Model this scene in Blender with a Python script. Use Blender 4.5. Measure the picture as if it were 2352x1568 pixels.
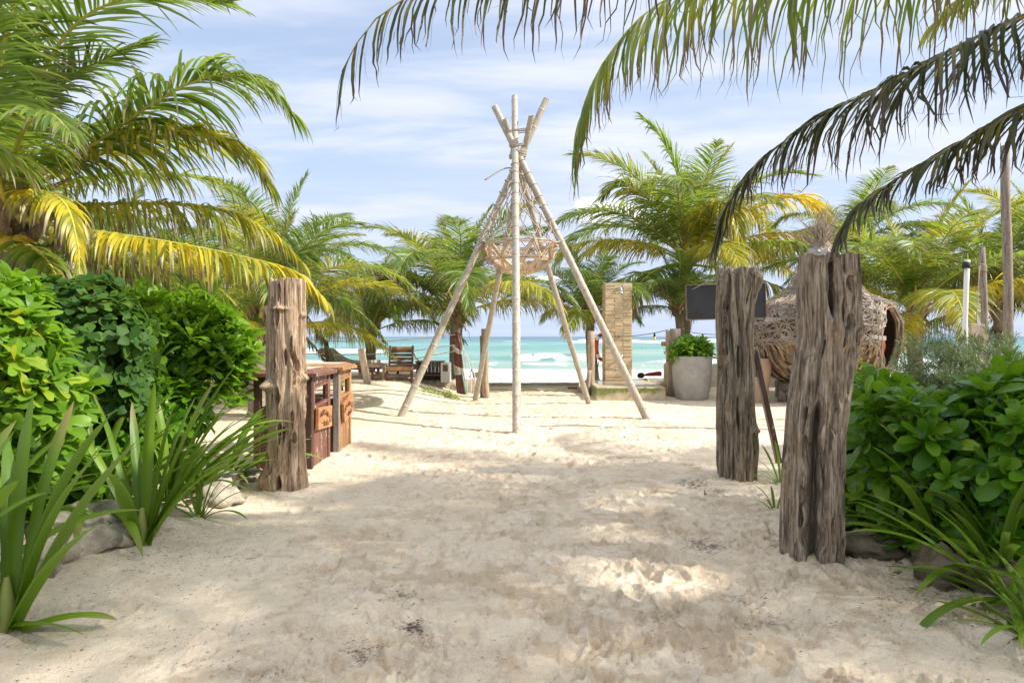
import bpy, math, random
import numpy as np
from mathutils import Vector, Matrix
random.seed(7); np.random.seed(7)
scene = bpy.context.scene
for o in list(bpy.data.objects): bpy.data.objects.remove(o)
COL = scene.collection

# ------------------------------------------------------------------ camera
CAMZ = 1.6
cam = bpy.data.cameras.new('camera'); cam.lens = 24; cam.sensor_width = 36; cam.shift_y = -0.0051
cam.clip_start = 0.05; cam.clip_end = 9000
camo = bpy.data.objects.new('camera', cam); COL.objects.link(camo)
camo.location = (0, 0, CAMZ); camo.rotation_euler = (math.pi/2, 0, 0); scene.camera = camo

# ------------------------------------------------------------------ light
SUN_EL = math.radians(39.0); SUN_AZ_VEC = Vector((0.980, -0.199))      # direction towards the sun, seen from above
tosun = Vector((SUN_AZ_VEC.x*math.cos(SUN_EL), SUN_AZ_VEC.y*math.cos(SUN_EL), math.sin(SUN_EL)))
sl = bpy.data.lights.new('sun', 'SUN'); sl.energy = 2.85; sl.angle = math.radians(0.9); sl.color = (1.0, 0.945, 0.86)
so = bpy.data.objects.new('sun', sl); COL.objects.link(so)
so.rotation_euler = tosun.to_track_quat('Z', 'Y').to_euler(); so.location = (20, -3, 20)

scene.render.engine = 'CYCLES'
scene.cycles.use_denoising = True
scene.cycles.max_bounces = 7; scene.cycles.diffuse_bounces = 4; scene.cycles.transmission_bounces = 5
scene.cycles.transparent_max_bounces = 6; scene.cycles.caustics_reflective = False; scene.cycles.caustics_refractive = False
scene.view_settings.view_transform = 'Standard'; scene.view_settings.look = 'None'
scene.view_settings.gamma = 1.0; scene.view_settings.exposure = 1.24; scene.view_settings.use_curve_mapping = False

world = bpy.data.worlds.new('World'); scene.world = world; world.use_nodes = True
def build_world():
    nt = world.node_tree; nt.nodes.clear(); N = nt.nodes.new; L = nt.links.new
    out = N('ShaderNodeOutputWorld'); bg = N('ShaderNodeBackground')
    sky = N('ShaderNodeTexSky'); sky.sky_type = 'NISHITA'; sky.sun_disc = False
    sky.sun_elevation = SUN_EL; sky.sun_rotation = math.atan2(SUN_AZ_VEC.x, SUN_AZ_VEC.y)
    sky.air_density = 1.0; sky.dust_density = 1.2; sky.ozone_density = 1.2; sky.altitude = 0
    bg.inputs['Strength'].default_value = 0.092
    tc = N('ShaderNodeTexCoord'); sep = N('ShaderNodeSeparateXYZ'); L(tc.outputs['Generated'], sep.inputs[0])
    def M(op, a, b=None, c=None):
        n = N('ShaderNodeMath'); n.operation = op
        for i, q in enumerate((a, b, c)):
            if q is None: continue
            if isinstance(q, (int, float)): n.inputs[i].default_value = q
            else: L(q, n.inputs[i])
        return n.outputs[0]
    zc = M('MAXIMUM', sep.outputs[2], 0.0)
    den = M('ADD', zc, 0.13)
    cx = M('DIVIDE', sep.outputs[0], den); cy = M('DIVIDE', sep.outputs[1], den)
    comb = N('ShaderNodeCombineXYZ'); L(cx, comb.inputs[0]); L(cy, comb.inputs[1])
    def noise(scale, detail, rot, sc, rough=0.55, off=(0,0,0)):
        mp = N('ShaderNodeMapping'); L(comb.outputs[0], mp.inputs[0]); mp.inputs['Rotation'].default_value = (0,0,rot); mp.inputs['Scale'].default_value = sc
        mp.inputs['Location'].default_value = off
        n = N('ShaderNodeTexNoise'); L(mp.outputs[0], n.inputs[0]); n.inputs['Scale'].default_value = scale; n.inputs['Detail'].default_value = detail
        n.inputs['Roughness'].default_value = rough; n.inputs['Distortion'].default_value = 0.35
        return n.outputs[0]
    a = noise(0.8, 7, 0.5, (0.6, 1.4, 1)); b = noise(2.0, 7, 0.62, (0.42, 1.3, 1), 0.58, (3,1,0)); c = noise(0.45, 4, 0.0, (1,1,1), 0.5, (7.3,2.1,0))
    s = M('ADD', M('MULTIPLY', a, 0.75), M('ADD', M('MULTIPLY', b, 0.35), M('MULTIPLY', c, 0.6)))
    def rng(x, lo, hi, a=0., b=1.):
        mr = N('ShaderNodeMapRange'); mr.interpolation_type = 'SMOOTHSTEP'; L(x, mr.inputs[0])
        for i, q in enumerate((lo, hi, a, b)): mr.inputs[1+i].default_value = q
        return mr.outputs[0]
    f = rng(s, 0.66, 1.06, 0.50, 0.85)
    # the veil covers more of the blue towards the horizon
    f = M('MINIMUM', M('ADD', f, rng(sep.outputs[2], 0.34, 0.0, 0.0, 0.42)), 0.96)
    mix = N('ShaderNodeMix'); mix.data_type = 'RGBA'; L(f, mix.inputs[0]); L(sky.outputs[0], mix.inputs[6]); mix.inputs[7].default_value = (3.1, 3.65, 4.8, 1)
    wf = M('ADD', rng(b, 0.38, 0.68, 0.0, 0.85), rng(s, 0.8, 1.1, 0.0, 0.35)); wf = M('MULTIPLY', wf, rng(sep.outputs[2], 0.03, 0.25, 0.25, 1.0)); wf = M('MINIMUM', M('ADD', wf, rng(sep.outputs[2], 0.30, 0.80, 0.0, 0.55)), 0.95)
    vc = N('ShaderNodeMix'); vc.data_type = 'RGBA'; L(rng(sep.outputs[2], 0.35, 0.9), vc.inputs[0]); vc.inputs[6].default_value = (4.25, 4.45, 5.05, 1); vc.inputs[7].default_value = (6.2, 6.35, 6.7, 1)  # unseen sky overhead made whiter and brighter, added to lift ambient light
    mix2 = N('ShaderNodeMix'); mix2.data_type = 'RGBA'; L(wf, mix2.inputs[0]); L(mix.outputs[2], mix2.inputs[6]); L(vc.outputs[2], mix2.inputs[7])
    # cumulus heads low over the sea (directions in x/y, z/y)
    yv = M('MAXIMUM', sep.outputs[1], 0.02)
    ux = M('DIVIDE', sep.outputs[0], yv); uz = M('DIVIDE', sep.outputs[2], yv)
    cb = N('ShaderNodeCombineXYZ'); L(ux, cb.inputs[0]); L(uz, cb.inputs[1])
    nz = N('ShaderNodeTexNoise'); L(cb.outputs[0], nz.inputs[0]); nz.inputs['Scale'].default_value = 34; nz.inputs['Detail'].default_value = 6; nz.inputs['Roughness'].default_value = 0.6
    prev = mix2.outputs[2]
    for (u, v, ru, rv) in ((1350, 482, 34, 34), (1380, 498, 40, 28), (1425, 480, 50, 26), (1480, 505, 60, 30), (1250, 640, 50, 9)):
        x0 = (u-1176)/1568; z0 = (772-v)/1568
        dx = M('DIVIDE', M('SUBTRACT', ux, x0), ru/1568); dz = M('DIVIDE', M('SUBTRACT', uz, z0), rv/1568)
        r = M('SQRT', M('ADD', M('MULTIPLY', dx, dx), M('MULTIPLY', dz, dz)))
        r = M('ADD', r, M('MULTIPLY', M('SUBTRACT', nz.outputs[0], 0.5), 1.1))
        m = rng(r, 1.0, 0.72)
        m = M('MULTIPLY', m, rng(sep.outputs[1], 0.0, 0.3))
        mm = N('ShaderNodeMix'); mm.data_type = 'RGBA'; L(M('MULTIPLY', m, 0.95), mm.inputs[0]); L(prev, mm.inputs[6]); mm.inputs[7].default_value = (6.6, 6.6, 6.6, 1)
        prev = mm.outputs[2]
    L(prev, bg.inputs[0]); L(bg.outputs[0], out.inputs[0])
build_world()

# ------------------------------------------------------------------ numpy noise
def _h(ix, iy, iz, seed):
    ix = ix.astype(np.int64); iy = iy.astype(np.int64); iz = np.asarray(iz).astype(np.int64)
    h = (ix*374761393 + iy*668265263 + iz*2147483647 + seed*974634777) & 0xffffffff
    h = ((h ^ (h >> 13))*1274126177) & 0xffffffff
    h = ((h ^ (h >> 16))*2246822519) & 0xffffffff
    return ((h ^ (h >> 15)) & 0xffffff)/float(0xffffff)
def vn2(x, y, seed=0):
    x = np.asarray(x, float); y = np.asarray(y, float); xi = np.floor(x); yi = np.floor(y); fx = x-xi; fy = y-yi
    fx = fx*fx*fx*(fx*(fx*6-15)+10); fy = fy*fy*fy*(fy*(fy*6-15)+10); z = np.zeros_like(xi)
    a = _h(xi, yi, z, seed); b = _h(xi+1, yi, z, seed); c = _h(xi, yi+1, z, seed); d = _h(xi+1, yi+1, z, seed)
    return a+(b-a)*fx+(c-a)*fy+(a-b-c+d)*fx*fy
def fbm2(x, y, seed=0, oct=4, gain=0.5):
    s = 0; a = 1; t = 0
    for i in range(oct):
        s = s+a*vn2(x*(2**i)+i*17.3, y*(2**i)+i*9.1, seed+i); t += a; a *= gain
    return s/t
def vn3(x, y, z, seed=0):
    xi = np.floor(x); yi = np.floor(y); zi = np.floor(z); fx = x-xi; fy = y-yi; fz = z-zi
    fx = fx*fx*(3-2*fx); fy = fy*fy*(3-2*fy); fz = fz*fz*(3-2*fz); r = 0
    for dx in (0, 1):
        for dy in (0, 1):
            for dz in (0, 1):
                r = r+_h(xi+dx, yi+dy, zi+dz, seed)*(fx if dx else 1-fx)*(fy if dy else 1-fy)*(fz if dz else 1-fz)
    return r
def fbm3(x, y, z, seed=0, oct=3, gain=0.5):
    s = 0; a = 1; t = 0
    for i in range(oct):
        s = s+a*vn3(x*2**i+i*5.7, y*2**i+i*3.3, z*2**i+i*8.1, seed+i); t += a; a *= gain
    return s/t
def ss(a, b, x):
    t = np.clip((np.asarray(x, float)-a)/(b-a), 0, 1); return t*t*(3-2*t)

def P(u, v, d): return np.array([(u-1176)/1568*d, d, CAMZ+(772-v)/1568*d])   # a place seen at (u, v) of a 2352 wide print, d metres away
def gz(x, y):
    x = np.asarray(x, float); y = np.asarray(y, float)
    h = 0.40*ss(12.6, 17.5, y)*ss(-0.9, -3.3, x)
    h = h+0.10*ss(-2.1, -3.4, x)*ss(9, 6, y)+0.08*ss(2.4, 3.6, x)*ss(7, 4, y)
    h = h+0.05*(fbm2(x*0.5, y*0.5, 3, 3)-0.5)*ss(24, 20, y)
    h = h+0.16*ss(3.0, 5.0, x)*ss(17, 19, y)
    h = h-2.6*ss(22.6, 44, y)
    return h
def G(x, y, dz=0.0): return (x, y, float(gz(x, y))+dz)

# ------------------------------------------------------------------ mesh helpers
def np_mesh(name, V, F, smooth=True, col=None, midx=None):
    V = np.asarray(V, np.float32); F = np.asarray(F, np.int32)
    me = bpy.data.meshes.new(name); k = F.shape[1]
    me.vertices.add(len(V)); me.vertices.foreach_set('co', V.ravel())
    me.loops.add(F.size); me.loops.foreach_set('vertex_index', F.ravel())
    me.polygons.add(len(F)); me.polygons.foreach_set('loop_start', np.arange(0, F.size, k, dtype=np.int32))
    me.polygons.foreach_set('loop_total', np.full(len(F), k, np.int32))
    if midx is not None: me.polygons.foreach_set('material_index', np.asarray(midx, np.int32))
    me.update(calc_edges=True)
    if smooth: me.polygons.foreach_set('use_smooth', np.ones(len(F), bool))
    if col is not None:
        a = me.color_attributes.new('info', 'FLOAT_COLOR', 'POINT'); a.data.foreach_set('color', np.asarray(col, np.float32).ravel())
    me.validate(); return me
ROOT = {}
def tag(o, label=None, cat=None, group=None, kind=None):
    if label: o['label'] = label
    if cat: o['category'] = cat
    if group: o['group'] = group
    if kind: o['kind'] = kind
    return o
def thing(name, loc, label, cat, group=None):
    o = bpy.data.objects.new(name, None); COL.objects.link(o); o.location = loc; o.empty_display_size = 0.1
    ROOT[o.name] = Vector(loc); return tag(o, label, cat, group)
def rootloc(p):
    while p is not None and p.parent is not None: p = p.parent
    return ROOT[p.name] if p is not None and p.name in ROOT else (Vector(p.location) if p is not None else Vector((0,0,0)))
def link(name, me, mats, parent=None, kind=None, label=None):
    o = bpy.data.objects.new(name, me); COL.objects.link(o)
    if mats is not None and len(me.materials) == 0:
        for m in (mats if isinstance(mats, (list, tuple)) else [mats]): me.materials.append(m)
    if parent is not None: o.parent = parent
    if kind: o['kind'] = kind
    if label: o['label'] = label
    return o
class MB:
    """collects shapes given in world coordinates and links them as one mesh"""
    def __init__(s): s.v = []; s.f = []; s.sm = []
    def add(s, V, F, smooth=False):
        n = len(s.v); s.v += [tuple(p) for p in V]; s.f += [tuple(i+n for i in f) for f in F]; s.sm += [smooth]*len(F); return s
    def box(s, c, size, rot=None, bev=0.0, taper=1.0):
        hx, hy, hz = size[0]/2, size[1]/2, size[2]/2
        R = rot if rot is not None else Matrix.Identity(3); c = Vector(c)
        if bev <= 0:
            vs = [Vector((x*hx*(taper if z > 0 else 1), y*hy*(taper if z > 0 else 1), z*hz)) for z in (-1, 1) for y in (-1, 1) for x in (-1, 1)]
            fs = [(0,2,3,1), (4,5,7,6), (0,1,5,4), (2,6,7,3), (0,4,6,2), (1,3,7,5)]
        else:
            b = min(bev, hx*.9, hy*.9, hz*.9); vs = []; fs = []
            vi = {}
            for x in (-1, 1):
                for y in (-1, 1):
                    for z in (-1, 1):
                        for ax in range(3):
                            q = [x*(hx-b), y*(hy-b), z*(hz-b)]; q[ax] = (x*hx, y*hy, z*hz)[ax]
                            vi[(x, y, z, ax)] = len(vs); vs.append(Vector(q))
            for ax in range(3):
                o1, o2 = [(1,2), (2,0), (0,1)][ax]
                for sg in (-1, 1):
                    r = []
                    for a, b2 in ((-1,-1), (1,-1), (1,1), (-1,1)):
                        k = [0,0,0]; k[ax] = sg; k[o1] = a; k[o2] = b2; r.append(vi[(*k, ax)])
                    fs.append(tuple(r if sg > 0 else r[::-1]))
                for a in (-1, 1):
                    for b2 in (-1, 1):
                        k0 = [0,0,0]; k1 = [0,0,0]; k0[ax] = -1; k1[ax] = 1
                        for k in (k0, k1): k[o1] = a; k[o2] = b2
                        r = (vi[(*k0, o1)], vi[(*k1, o1)], vi[(*k1, o2)], vi[(*k0, o2)])
                        fs.append(r if a*b2 > 0 else r[::-1])
            for x in (-1, 1):
                for y in (-1, 1):
                    for z in (-1, 1):
                        r = tuple(vi[(x,y,z,a)] for a in range(3)); fs.append(r if x*y*z > 0 else r[::-1])
        return s.add([R@p+c for p in vs], fs)
    def tube(s, pts, rad, n=8, caps=True, smooth=True, squash=1.0):
        pts = [Vector(p) for p in pts]; m = len(pts)
        rad = [rad]*m if isinstance(rad, (int, float)) else list(rad)
        V = []; F = []; T0 = (pts[1]-pts[0]).normalized()
        up = Vector((0,0,1)) if abs(T0.z) < 0.9 else Vector((1,0,0)); A = T0.cross(up).normalized()
        for i in range(m):
            T = (pts[min(i+1, m-1)]-pts[max(i-1, 0)]); T = T.normalized() if T.length > 1e-9 else T0
            A = (A-T*A.dot(T)); A = A.normalized() if A.length > 1e-6 else T.orthogonal().normalized(); B = T.cross(A)
            for k in range(n):
                t = 2*math.pi*k/n; V.append(pts[i]+(A*math.cos(t)+B*math.sin(t)*squash)*rad[i])
        for i in range(m-1):
            for k in range(n):
                a = i*n+k; b = i*n+(k+1) % n; F.append((a, b, b+n, a+n))
        s.add(V, F, smooth)
        if caps:
            q = len(s.v)-len(V); s.f.append(tuple(range(q+n-1, q-1, -1))); s.f.append(tuple(range(q+(m-1)*n, q+m*n))); s.sm += [False, False]
        return s
    def lathe(s, c, prof, n=20, smooth=True):
        V = []; F = []
        for r, z in prof:
            for k in range(n):
                t = 2*math.pi*k/n; V.append((c[0]+r*math.cos(t), c[1]+r*math.sin(t), c[2]+z))
        for i in range(len(prof)-1):
            for k in range(n):
                a = i*n+k; b = i*n+(k+1) % n; F.append((a, b, b+n, a+n))
        return s.add(V, F, smooth)
    def blob(s, c, r, n=10, amp=0.15, seed=0, squash=(1,1,1)):
        V = []; F = []; c = Vector(c); m = n
        for i in range(m+1):
            ph = math.pi*i/m
            for k in range(2*n):
                t = math.pi*k/n; d = np.array([math.sin(ph)*math.cos(t), math.sin(ph)*math.sin(t), math.cos(ph)])
                rr = r*(1+amp*2*(float(fbm3(np.array(d[0]*1.7+9), np.array(d[1]*1.7+9), np.array(d[2]*1.7+9), seed, 3))-0.5))
                V.append(c+Vector((d[0]*squash[0], d[1]*squash[1], d[2]*squash[2]))*rr)
        for i in range(m):
            for k in range(2*n):
                a = i*2*n+k; b = i*2*n+(k+1) % (2*n); F.append((a, a+2*n, b+2*n, b))
        return s.add(V, F, True)
    def mesh(s, name, off=(0,0,0)):
        me = bpy.data.meshes.new(name); off = Vector(off)
        me.from_pydata([tuple(Vector(p)-off) for p in s.v], [], s.f); me.polygons.foreach_set('use_smooth', np.array(s.sm, bool)); me.update(); return me
    def build(s, name, mats, parent=None, kind=None, label=None):
        return link(name, s.mesh(name, rootloc(parent)), mats, parent, kind, label)
def Rz(a): return Matrix.Rotation(a, 3, 'Z')
def Rx(a): return Matrix.Rotation(a, 3, 'X')
def Ry(a): return Matrix.Rotation(a, 3, 'Y')
def smooth_path(pts, n):
    pts = np.array(pts, float); m = len(pts); d = np.r_[0, np.cumsum(np.linalg.norm(np.diff(pts, axis=0), axis=1))]
    Pp = np.vstack([2*pts[0]-pts[1], pts, 2*pts[-1]-pts[-2]]); t = np.linspace(0, d[-1], n); out = []
    for x in t:
        i = min(int(np.searchsorted(d, x, 'right'))-1, m-2); i = max(i, 0); f = (x-d[i])/(d[i+1]-d[i]+1e-12)
        p0, p1, p2, p3 = Pp[i], Pp[i+1], Pp[i+2], Pp[i+3]
        out.append(0.5*((2*p1)+(p2-p0)*f+(2*p0-5*p1+4*p2-p3)*f*f+(3*p1-p0-3*p2+p3)*f**3))
    return np.array(out)
# ------------------------------------------------------------------ materials
def newmat(name):
    m = bpy.data.materials.new(name); m.use_nodes = True; nt = m.node_tree; nt.nodes.clear()
    out = nt.nodes.new('ShaderNodeOutputMaterial'); b = nt.nodes.new('ShaderNodeBsdfPrincipled'); nt.links.new(b.outputs[0], out.inputs[0])
    return m, nt, b, out
def nd(nt, t, **kw):
    n = nt.nodes.new(t)
    for k, v in kw.items():
        if hasattr(n, k) and not k[0].isupper(): setattr(n, k, v)
        else: n.inputs[k].default_value = v
    return n
def ramp(nt, src, stops):
    r = nt.nodes.new('ShaderNodeValToRGB'); e = r.color_ramp.elements
    while len(e) < len(stops): e.new(0.5)
    for i, (p, c) in enumerate(stops): e[i].position = p; e[i].color = (*c, 1) if len(c) == 3 else c
    nt.links.new(src, r.inputs[0]); return r.outputs[0]
def mixc(nt, f, a, b, mode='MIX'):
    m = nt.nodes.new('ShaderNodeMix'); m.data_type = 'RGBA'; m.blend_type = mode
    for s, i in ((f, 0), (a, 6), (b, 7)):
        if isinstance(s, (int, float)): m.inputs[i].default_value = s
        elif isinstance(s, tuple): m.inputs[i].default_value = (*s, 1)[:4]
        else: nt.links.new(s, m.inputs[i])
    return m.outputs[2]
def math_(nt, op, a, b=0.0):
    m = nt.nodes.new('ShaderNodeMath'); m.operation = op
    for i, s in enumerate((a, b)):
        if isinstance(s, (int, float)): m.inputs[i].default_value = s
        else: nt.links.new(s, m.inputs[i])
    return m.outputs[0]
def tex(nt, scale, detail=5, rough=0.6, stretch=(1,1,1), dist=0.0, coord='Object'):
    tc = nt.nodes.new('ShaderNodeTexCoord'); mp = nt.nodes.new('ShaderNodeMapping'); mp.inputs['Scale'].default_value = stretch
    nt.links.new(tc.outputs[coord], mp.inputs[0])
    n = nt.nodes.new('ShaderNodeTexNoise'); n.inputs['Scale'].default_value = scale; n.inputs['Detail'].default_value = detail; n.inputs['Roughness'].default_value = rough
    n.inputs['Distortion'].default_value = dist; nt.links.new(mp.outputs[0], n.inputs[0]); return n.outputs[0]
def bump(nt, b, h, dist=0.01, st=0.6):
    bp = nt.nodes.new('ShaderNodeBump'); bp.inputs['Strength'].default_value = st; bp.inputs['Distance'].default_value = dist
    nt.links.new(h, bp.inputs['Height']); nt.links.new(bp.outputs[0], b.inputs['Normal'])
def simple(name, stops, scale=6, rough=0.8, stretch=(1,1,1), bd=0.004, bs=0.5, detail=6, dist=0.3, spec=0.3, second=None, rand=0.0, metal=0.0):
    m, nt, b, out = newmat(name); n = tex(nt, scale, detail, 0.62, stretch, dist); c = ramp(nt, n, stops)
    if second:      # (scale, lo, hi, colour, stretch)
        n2 = tex(nt, second[0], 5, 0.6, second[4] if len(second) > 4 else (1,1,1), 0.4)
        f = ramp(nt, n2, [(second[1], (0,0,0)), (second[2], (1,1,1))]); c = mixc(nt, f, c, second[3])
    if rand:
        oi = nt.nodes.new('ShaderNodeObjectInfo'); hsv = nt.nodes.new('ShaderNodeHueSaturation')
        nt.links.new(math_(nt, 'ADD', math_(nt, 'MULTIPLY', oi.outputs['Random'], rand*2), 1-rand), hsv.inputs['Value']); nt.links.new(c, hsv.inputs['Color']); c = hsv.outputs[0]
    nt.links.new(c, b.inputs['Base Color']); b.inputs['Roughness'].default_value = rough; b.inputs['Specular IOR Level'].default_value = spec
    b.inputs['Metallic'].default_value = metal
    if bd: bump(nt, b, n, bd, bs)
    return m
M_ = {}
M_['driftwood_l'] = simple('weathered_wood_brown', [(0.28, (0.17,0.11,0.07)), (0.45, (0.37,0.26,0.17)), (0.6, (0.52,0.39,0.27)), (0.8, (0.65,0.53,0.40))], 9, 0.85, (3,3,0.35), 0.012, 0.9, 9, 0.8, 0.2, (2.2, 0.5, 0.72, (0.42,0.29,0.18), (2,2,0.8)))
M_['driftwood_r'] = simple('weathered_wood_grey', [(0.3, (0.10,0.078,0.058)), (0.46, (0.26,0.205,0.15)), (0.6, (0.40,0.33,0.25)), (0.8, (0.56,0.48,0.39))], 9, 0.88, (3,3,0.35), 0.012, 0.9, 9, 0.8, 0.2, (2.5, 0.55, 0.75, (0.30,0.19,0.10), (2,2,0.8)))
M_['bamboo'] = simple('bleached_bamboo', [(0.25, (0.27,0.225,0.17)), (0.5, (0.43,0.38,0.31)), (0.8, (0.54,0.50,0.43))], 5, 0.5, (4,4,0.5), 0.002, 0.4, 6, 0.2, 0.4, (14, 0.62, 0.72, (0.24,0.17,0.11)), 0.08)
M_['rope'] = simple('grey_rope', [(0.3, (0.28,0.23,0.18)), (0.6, (0.45,0.40,0.33))], 60, 0.9, (1,1,1), 0.004, 0.8)
M_['rope_w'] = simple('white_rope', [(0.3, (0.52,0.47,0.40)), (0.6, (0.72,0.68,0.6))], 60, 0.9, (1,1,1), 0.004, 0.8)
M_['strut'] = simple('pale_strut_wood', [(0.3, (0.42,0.31,0.20)), (0.6, (0.60,0.48,0.34)), (0.85,(0.66,0.56,0.43))], 12, 0.75, (1,1,1), 0.002, 0.4, 6, 0.5, 0.3, None, 0.15)
M_['trunk'] = simple('palm_trunk_bark', [(0.25, (0.14,0.11,0.085)), (0.5, (0.28,0.23,0.18)), (0.75, (0.40,0.34,0.28))], 7, 0.9, (1.5,1.5,4), 0.02, 0.8, 7, 0.4, 0.15)
M_['boot'] = simple('palm_boot_fibre', [(0.25, (0.12,0.08,0.05)), (0.5, (0.26,0.18,0.11)), (0.75, (0.42,0.32,0.20))], 14, 0.9, (2,2,0.6), 0.01, 0.8)
M_['brown_paint'] = simple('worn_brown_paint', [(0.3, (0.13,0.055,0.035)), (0.6, (0.19,0.085,0.055)), (0.8, (0.25,0.125,0.085))], 8, 0.55, (1,1,0.3), 0.002, 0.4, 6, 0.3, 0.4, (20, 0.60, 0.66, (0.50,0.44,0.38), (1,1,0.35)), 0.12)
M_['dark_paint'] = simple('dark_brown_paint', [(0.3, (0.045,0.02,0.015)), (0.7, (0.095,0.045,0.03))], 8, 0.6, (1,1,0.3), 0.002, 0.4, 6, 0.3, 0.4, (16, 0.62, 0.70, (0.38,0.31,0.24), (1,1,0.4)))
M_['orange_wood'] = simple('orange_varnished_wood', [(0.25, (0.17,0.08,0.035)), (0.5, (0.33,0.165,0.07)), (0.75, (0.47,0.27,0.13))], 7, 0.5, (2,2,0.3), 0.002, 0.4, 6, 0.6, 0.4, (14, 0.62, 0.72, (0.55,0.47,0.38), (1,1,0.35)), 0.14)
M_['sign_wood'] = simple('carved_sign_wood', [(0.3, (0.30,0.13,0.05)), (0.6, (0.46,0.23,0.10)), (0.8, (0.54,0.32,0.17))], 6, 0.5, (1,0.6,3), 0.002, 0.4, 6, 0.8, 0.4)
M_['carve'] = simple('carved_dark_line', [(0.3, (0.05,0.025,0.012)), (0.7, (0.11,0.05,0.025))], 20, 0.9, bd=0)
M_['plank'] = simple('weathered_plank', [(0.3, (0.24,0.18,0.13)), (0.55, (0.40,0.32,0.25)), (0.8, (0.52,0.45,0.37))], 9, 0.8, (1,1,0.3), 0.003, 0.5, 6, 0.5, 0.25, None, 0.15)
M_['red_post'] = simple('peeling_red_brown_post', [(0.3, (0.10,0.035,0.025)), (0.7, (0.19,0.075,0.05))], 7, 0.6, (2,2,0.4), 0.004, 0.5, 6, 0.4, 0.3, (18, 0.64, 0.68, (0.50,0.42,0.35), (1,1,0.5)))
M_['log'] = simple('pale_peeled_log', [(0.25, (0.24,0.17,0.11)), (0.5, (0.42,0.32,0.22)), (0.8, (0.55,0.45,0.34))], 7, 0.8, (3,3,0.4), 0.004, 0.6, 6, 0.4, 0.25, None, 0.1)
M_['greylog'] = simple('grey_log', [(0.25, (0.15,0.12,0.10)), (0.5, (0.28,0.235,0.195)), (0.8, (0.38,0.33,0.28))], 7, 0.85, (3,3,0.4), 0.006, 0.7, 7, 0.4, 0.2)
M_['lounger'] = simple('lounger_brown_wood', [(0.3, (0.09,0.045,0.03)), (0.7, (0.19,0.10,0.065))], 8, 0.6, (0.4,2,2), 0.002, 0.4, 6, 0.3, 0.35, None, 0.2)
M_['canvas'] = simple('beige_canvas', [(0.3, (0.46,0.38,0.28)), (0.7, (0.58,0.50,0.39))], 10, 0.9, bd=0.003)
M_['stone_strip'] = simple('ledge_stone', [(0.3, (0.56,0.42,0.25)), (0.6, (0.74,0.58,0.37)), (0.85, (0.80,0.68,0.50))], 8, 0.9, (1,1,2), 0.008, 0.8, 7, 0.2, 0.2, None, 0.16)
M_['stone'] = simple('coral_rock', [(0.25, (0.20,0.17,0.12)), (0.5, (0.40,0.36,0.28)), (0.8, (0.58,0.54,0.46))], 5, 0.95, (1,1,1), 0.03, 0.9, 9, 0.5, 0.15, (3.5, 0.5, 0.68, (0.14,0.12,0.06)))
M_['kerb'] = simple('sandy_kerb_stone', [(0.3, (0.36,0.31,0.24)), (0.7, (0.56,0.50,0.41))], 4, 0.95, (1,1,2), 0.02, 0.8)
M_['planter'] = simple('grey_cement_planter', [(0.25, (0.31,0.285,0.25)), (0.5, (0.41,0.385,0.345)), (0.8, (0.50,0.475,0.43))], 3, 0.85, (1,1,1), 0.003, 0.5, 8, 0.5, 0.25, (6, 0.60, 0.68, (0.55,0.53,0.5)))
M_['terracotta'] = simple('pale_terracotta', [(0.3, (0.44,0.29,0.20)), (0.7, (0.54,0.38,0.28))], 3, 0.85)
M_['black_board'] = simple('black_board_face', [(0.3, (0.012,0.012,0.013)), (0.7, (0.03,0.03,0.032))], 2.0, 0.42, (1,1,1), 0.002, 0.2, 3, 0.6, 0.4)
M_['white_pvc'] = simple('white_pole', [(0.3, (0.72,0.71,0.70)), (0.7, (0.80,0.79,0.78))], 4, 0.4, bd=0)
M_['black_tape'] = simple('black_tape', [(0.3, (0.02,0.02,0.022)), (0.7, (0.04,0.04,0.042))], 20, 0.7, bd=0)
M_['cable'] = simple('black_cable', [(0.3, (0.015,0.015,0.015)), (0.7, (0.03,0.03,0.03))], 20, 0.6, bd=0)
M_['bulb'] = simple('yellow_bulb_glass', [(0.3, (0.75,0.62,0.05)), (0.7, (0.85,0.75,0.1))], 4, 0.15, bd=0)
M_['chrome'] = simple('chrome', [(0.3, (0.6,0.6,0.62)), (0.7, (0.7,0.7,0.72))], 4, 0.18, bd=0, metal=0.95)
M_['red_cloth'] = simple('red_cloth', [(0.3, (0.28,0.035,0.03)), (0.7, (0.42,0.06,0.05))], 12, 0.85, bd=0.004)
M_['rust_cloth'] = simple('rust_cloth', [(0.3, (0.22,0.045,0.02)), (0.7, (0.32,0.07,0.035))], 12, 0.85, bd=0.004)
M_['pink_cloth'] = simple('pink_cloth', [(0.3, (0.42,0.08,0.09)), (0.7, (0.55,0.13,0.13))], 12, 0.85, bd=0.004)
M_['navy_cloth'] = simple('navy_cloth', [(0.3, (0.03,0.03,0.07)), (0.7, (0.06,0.06,0.12))], 12, 0.85, bd=0.004)
M_['skin'] = simple('sun_tanned_skin', [(0.3, (0.55,0.28,0.2)), (0.7, (0.62,0.34,0.25))], 5, 0.6, bd=0)
M_['hair'] = simple('dark_brown_hair', [(0.3, (0.03,0.018,0.012)), (0.7, (0.06,0.035,0.025))], 30, 0.8, bd=0.01)
M_['lifering'] = simple('red_plastic', [(0.3, (0.55,0.05,0.02)), (0.7, (0.65,0.08,0.03))], 4, 0.4, bd=0)
M_['twig'] = simple('dry_grey_vine', [(0.3, (0.24,0.19,0.14)), (0.6, (0.40,0.33,0.26)), (0.85, (0.53,0.46,0.37))], 3, 0.85, bd=0)
M_['twig2'] = simple('dry_brown_vine', [(0.3, (0.20,0.13,0.08)), (0.6, (0.36,0.26,0.16)), (0.85, (0.50,0.39,0.26))], 3, 0.85, bd=0)
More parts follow.
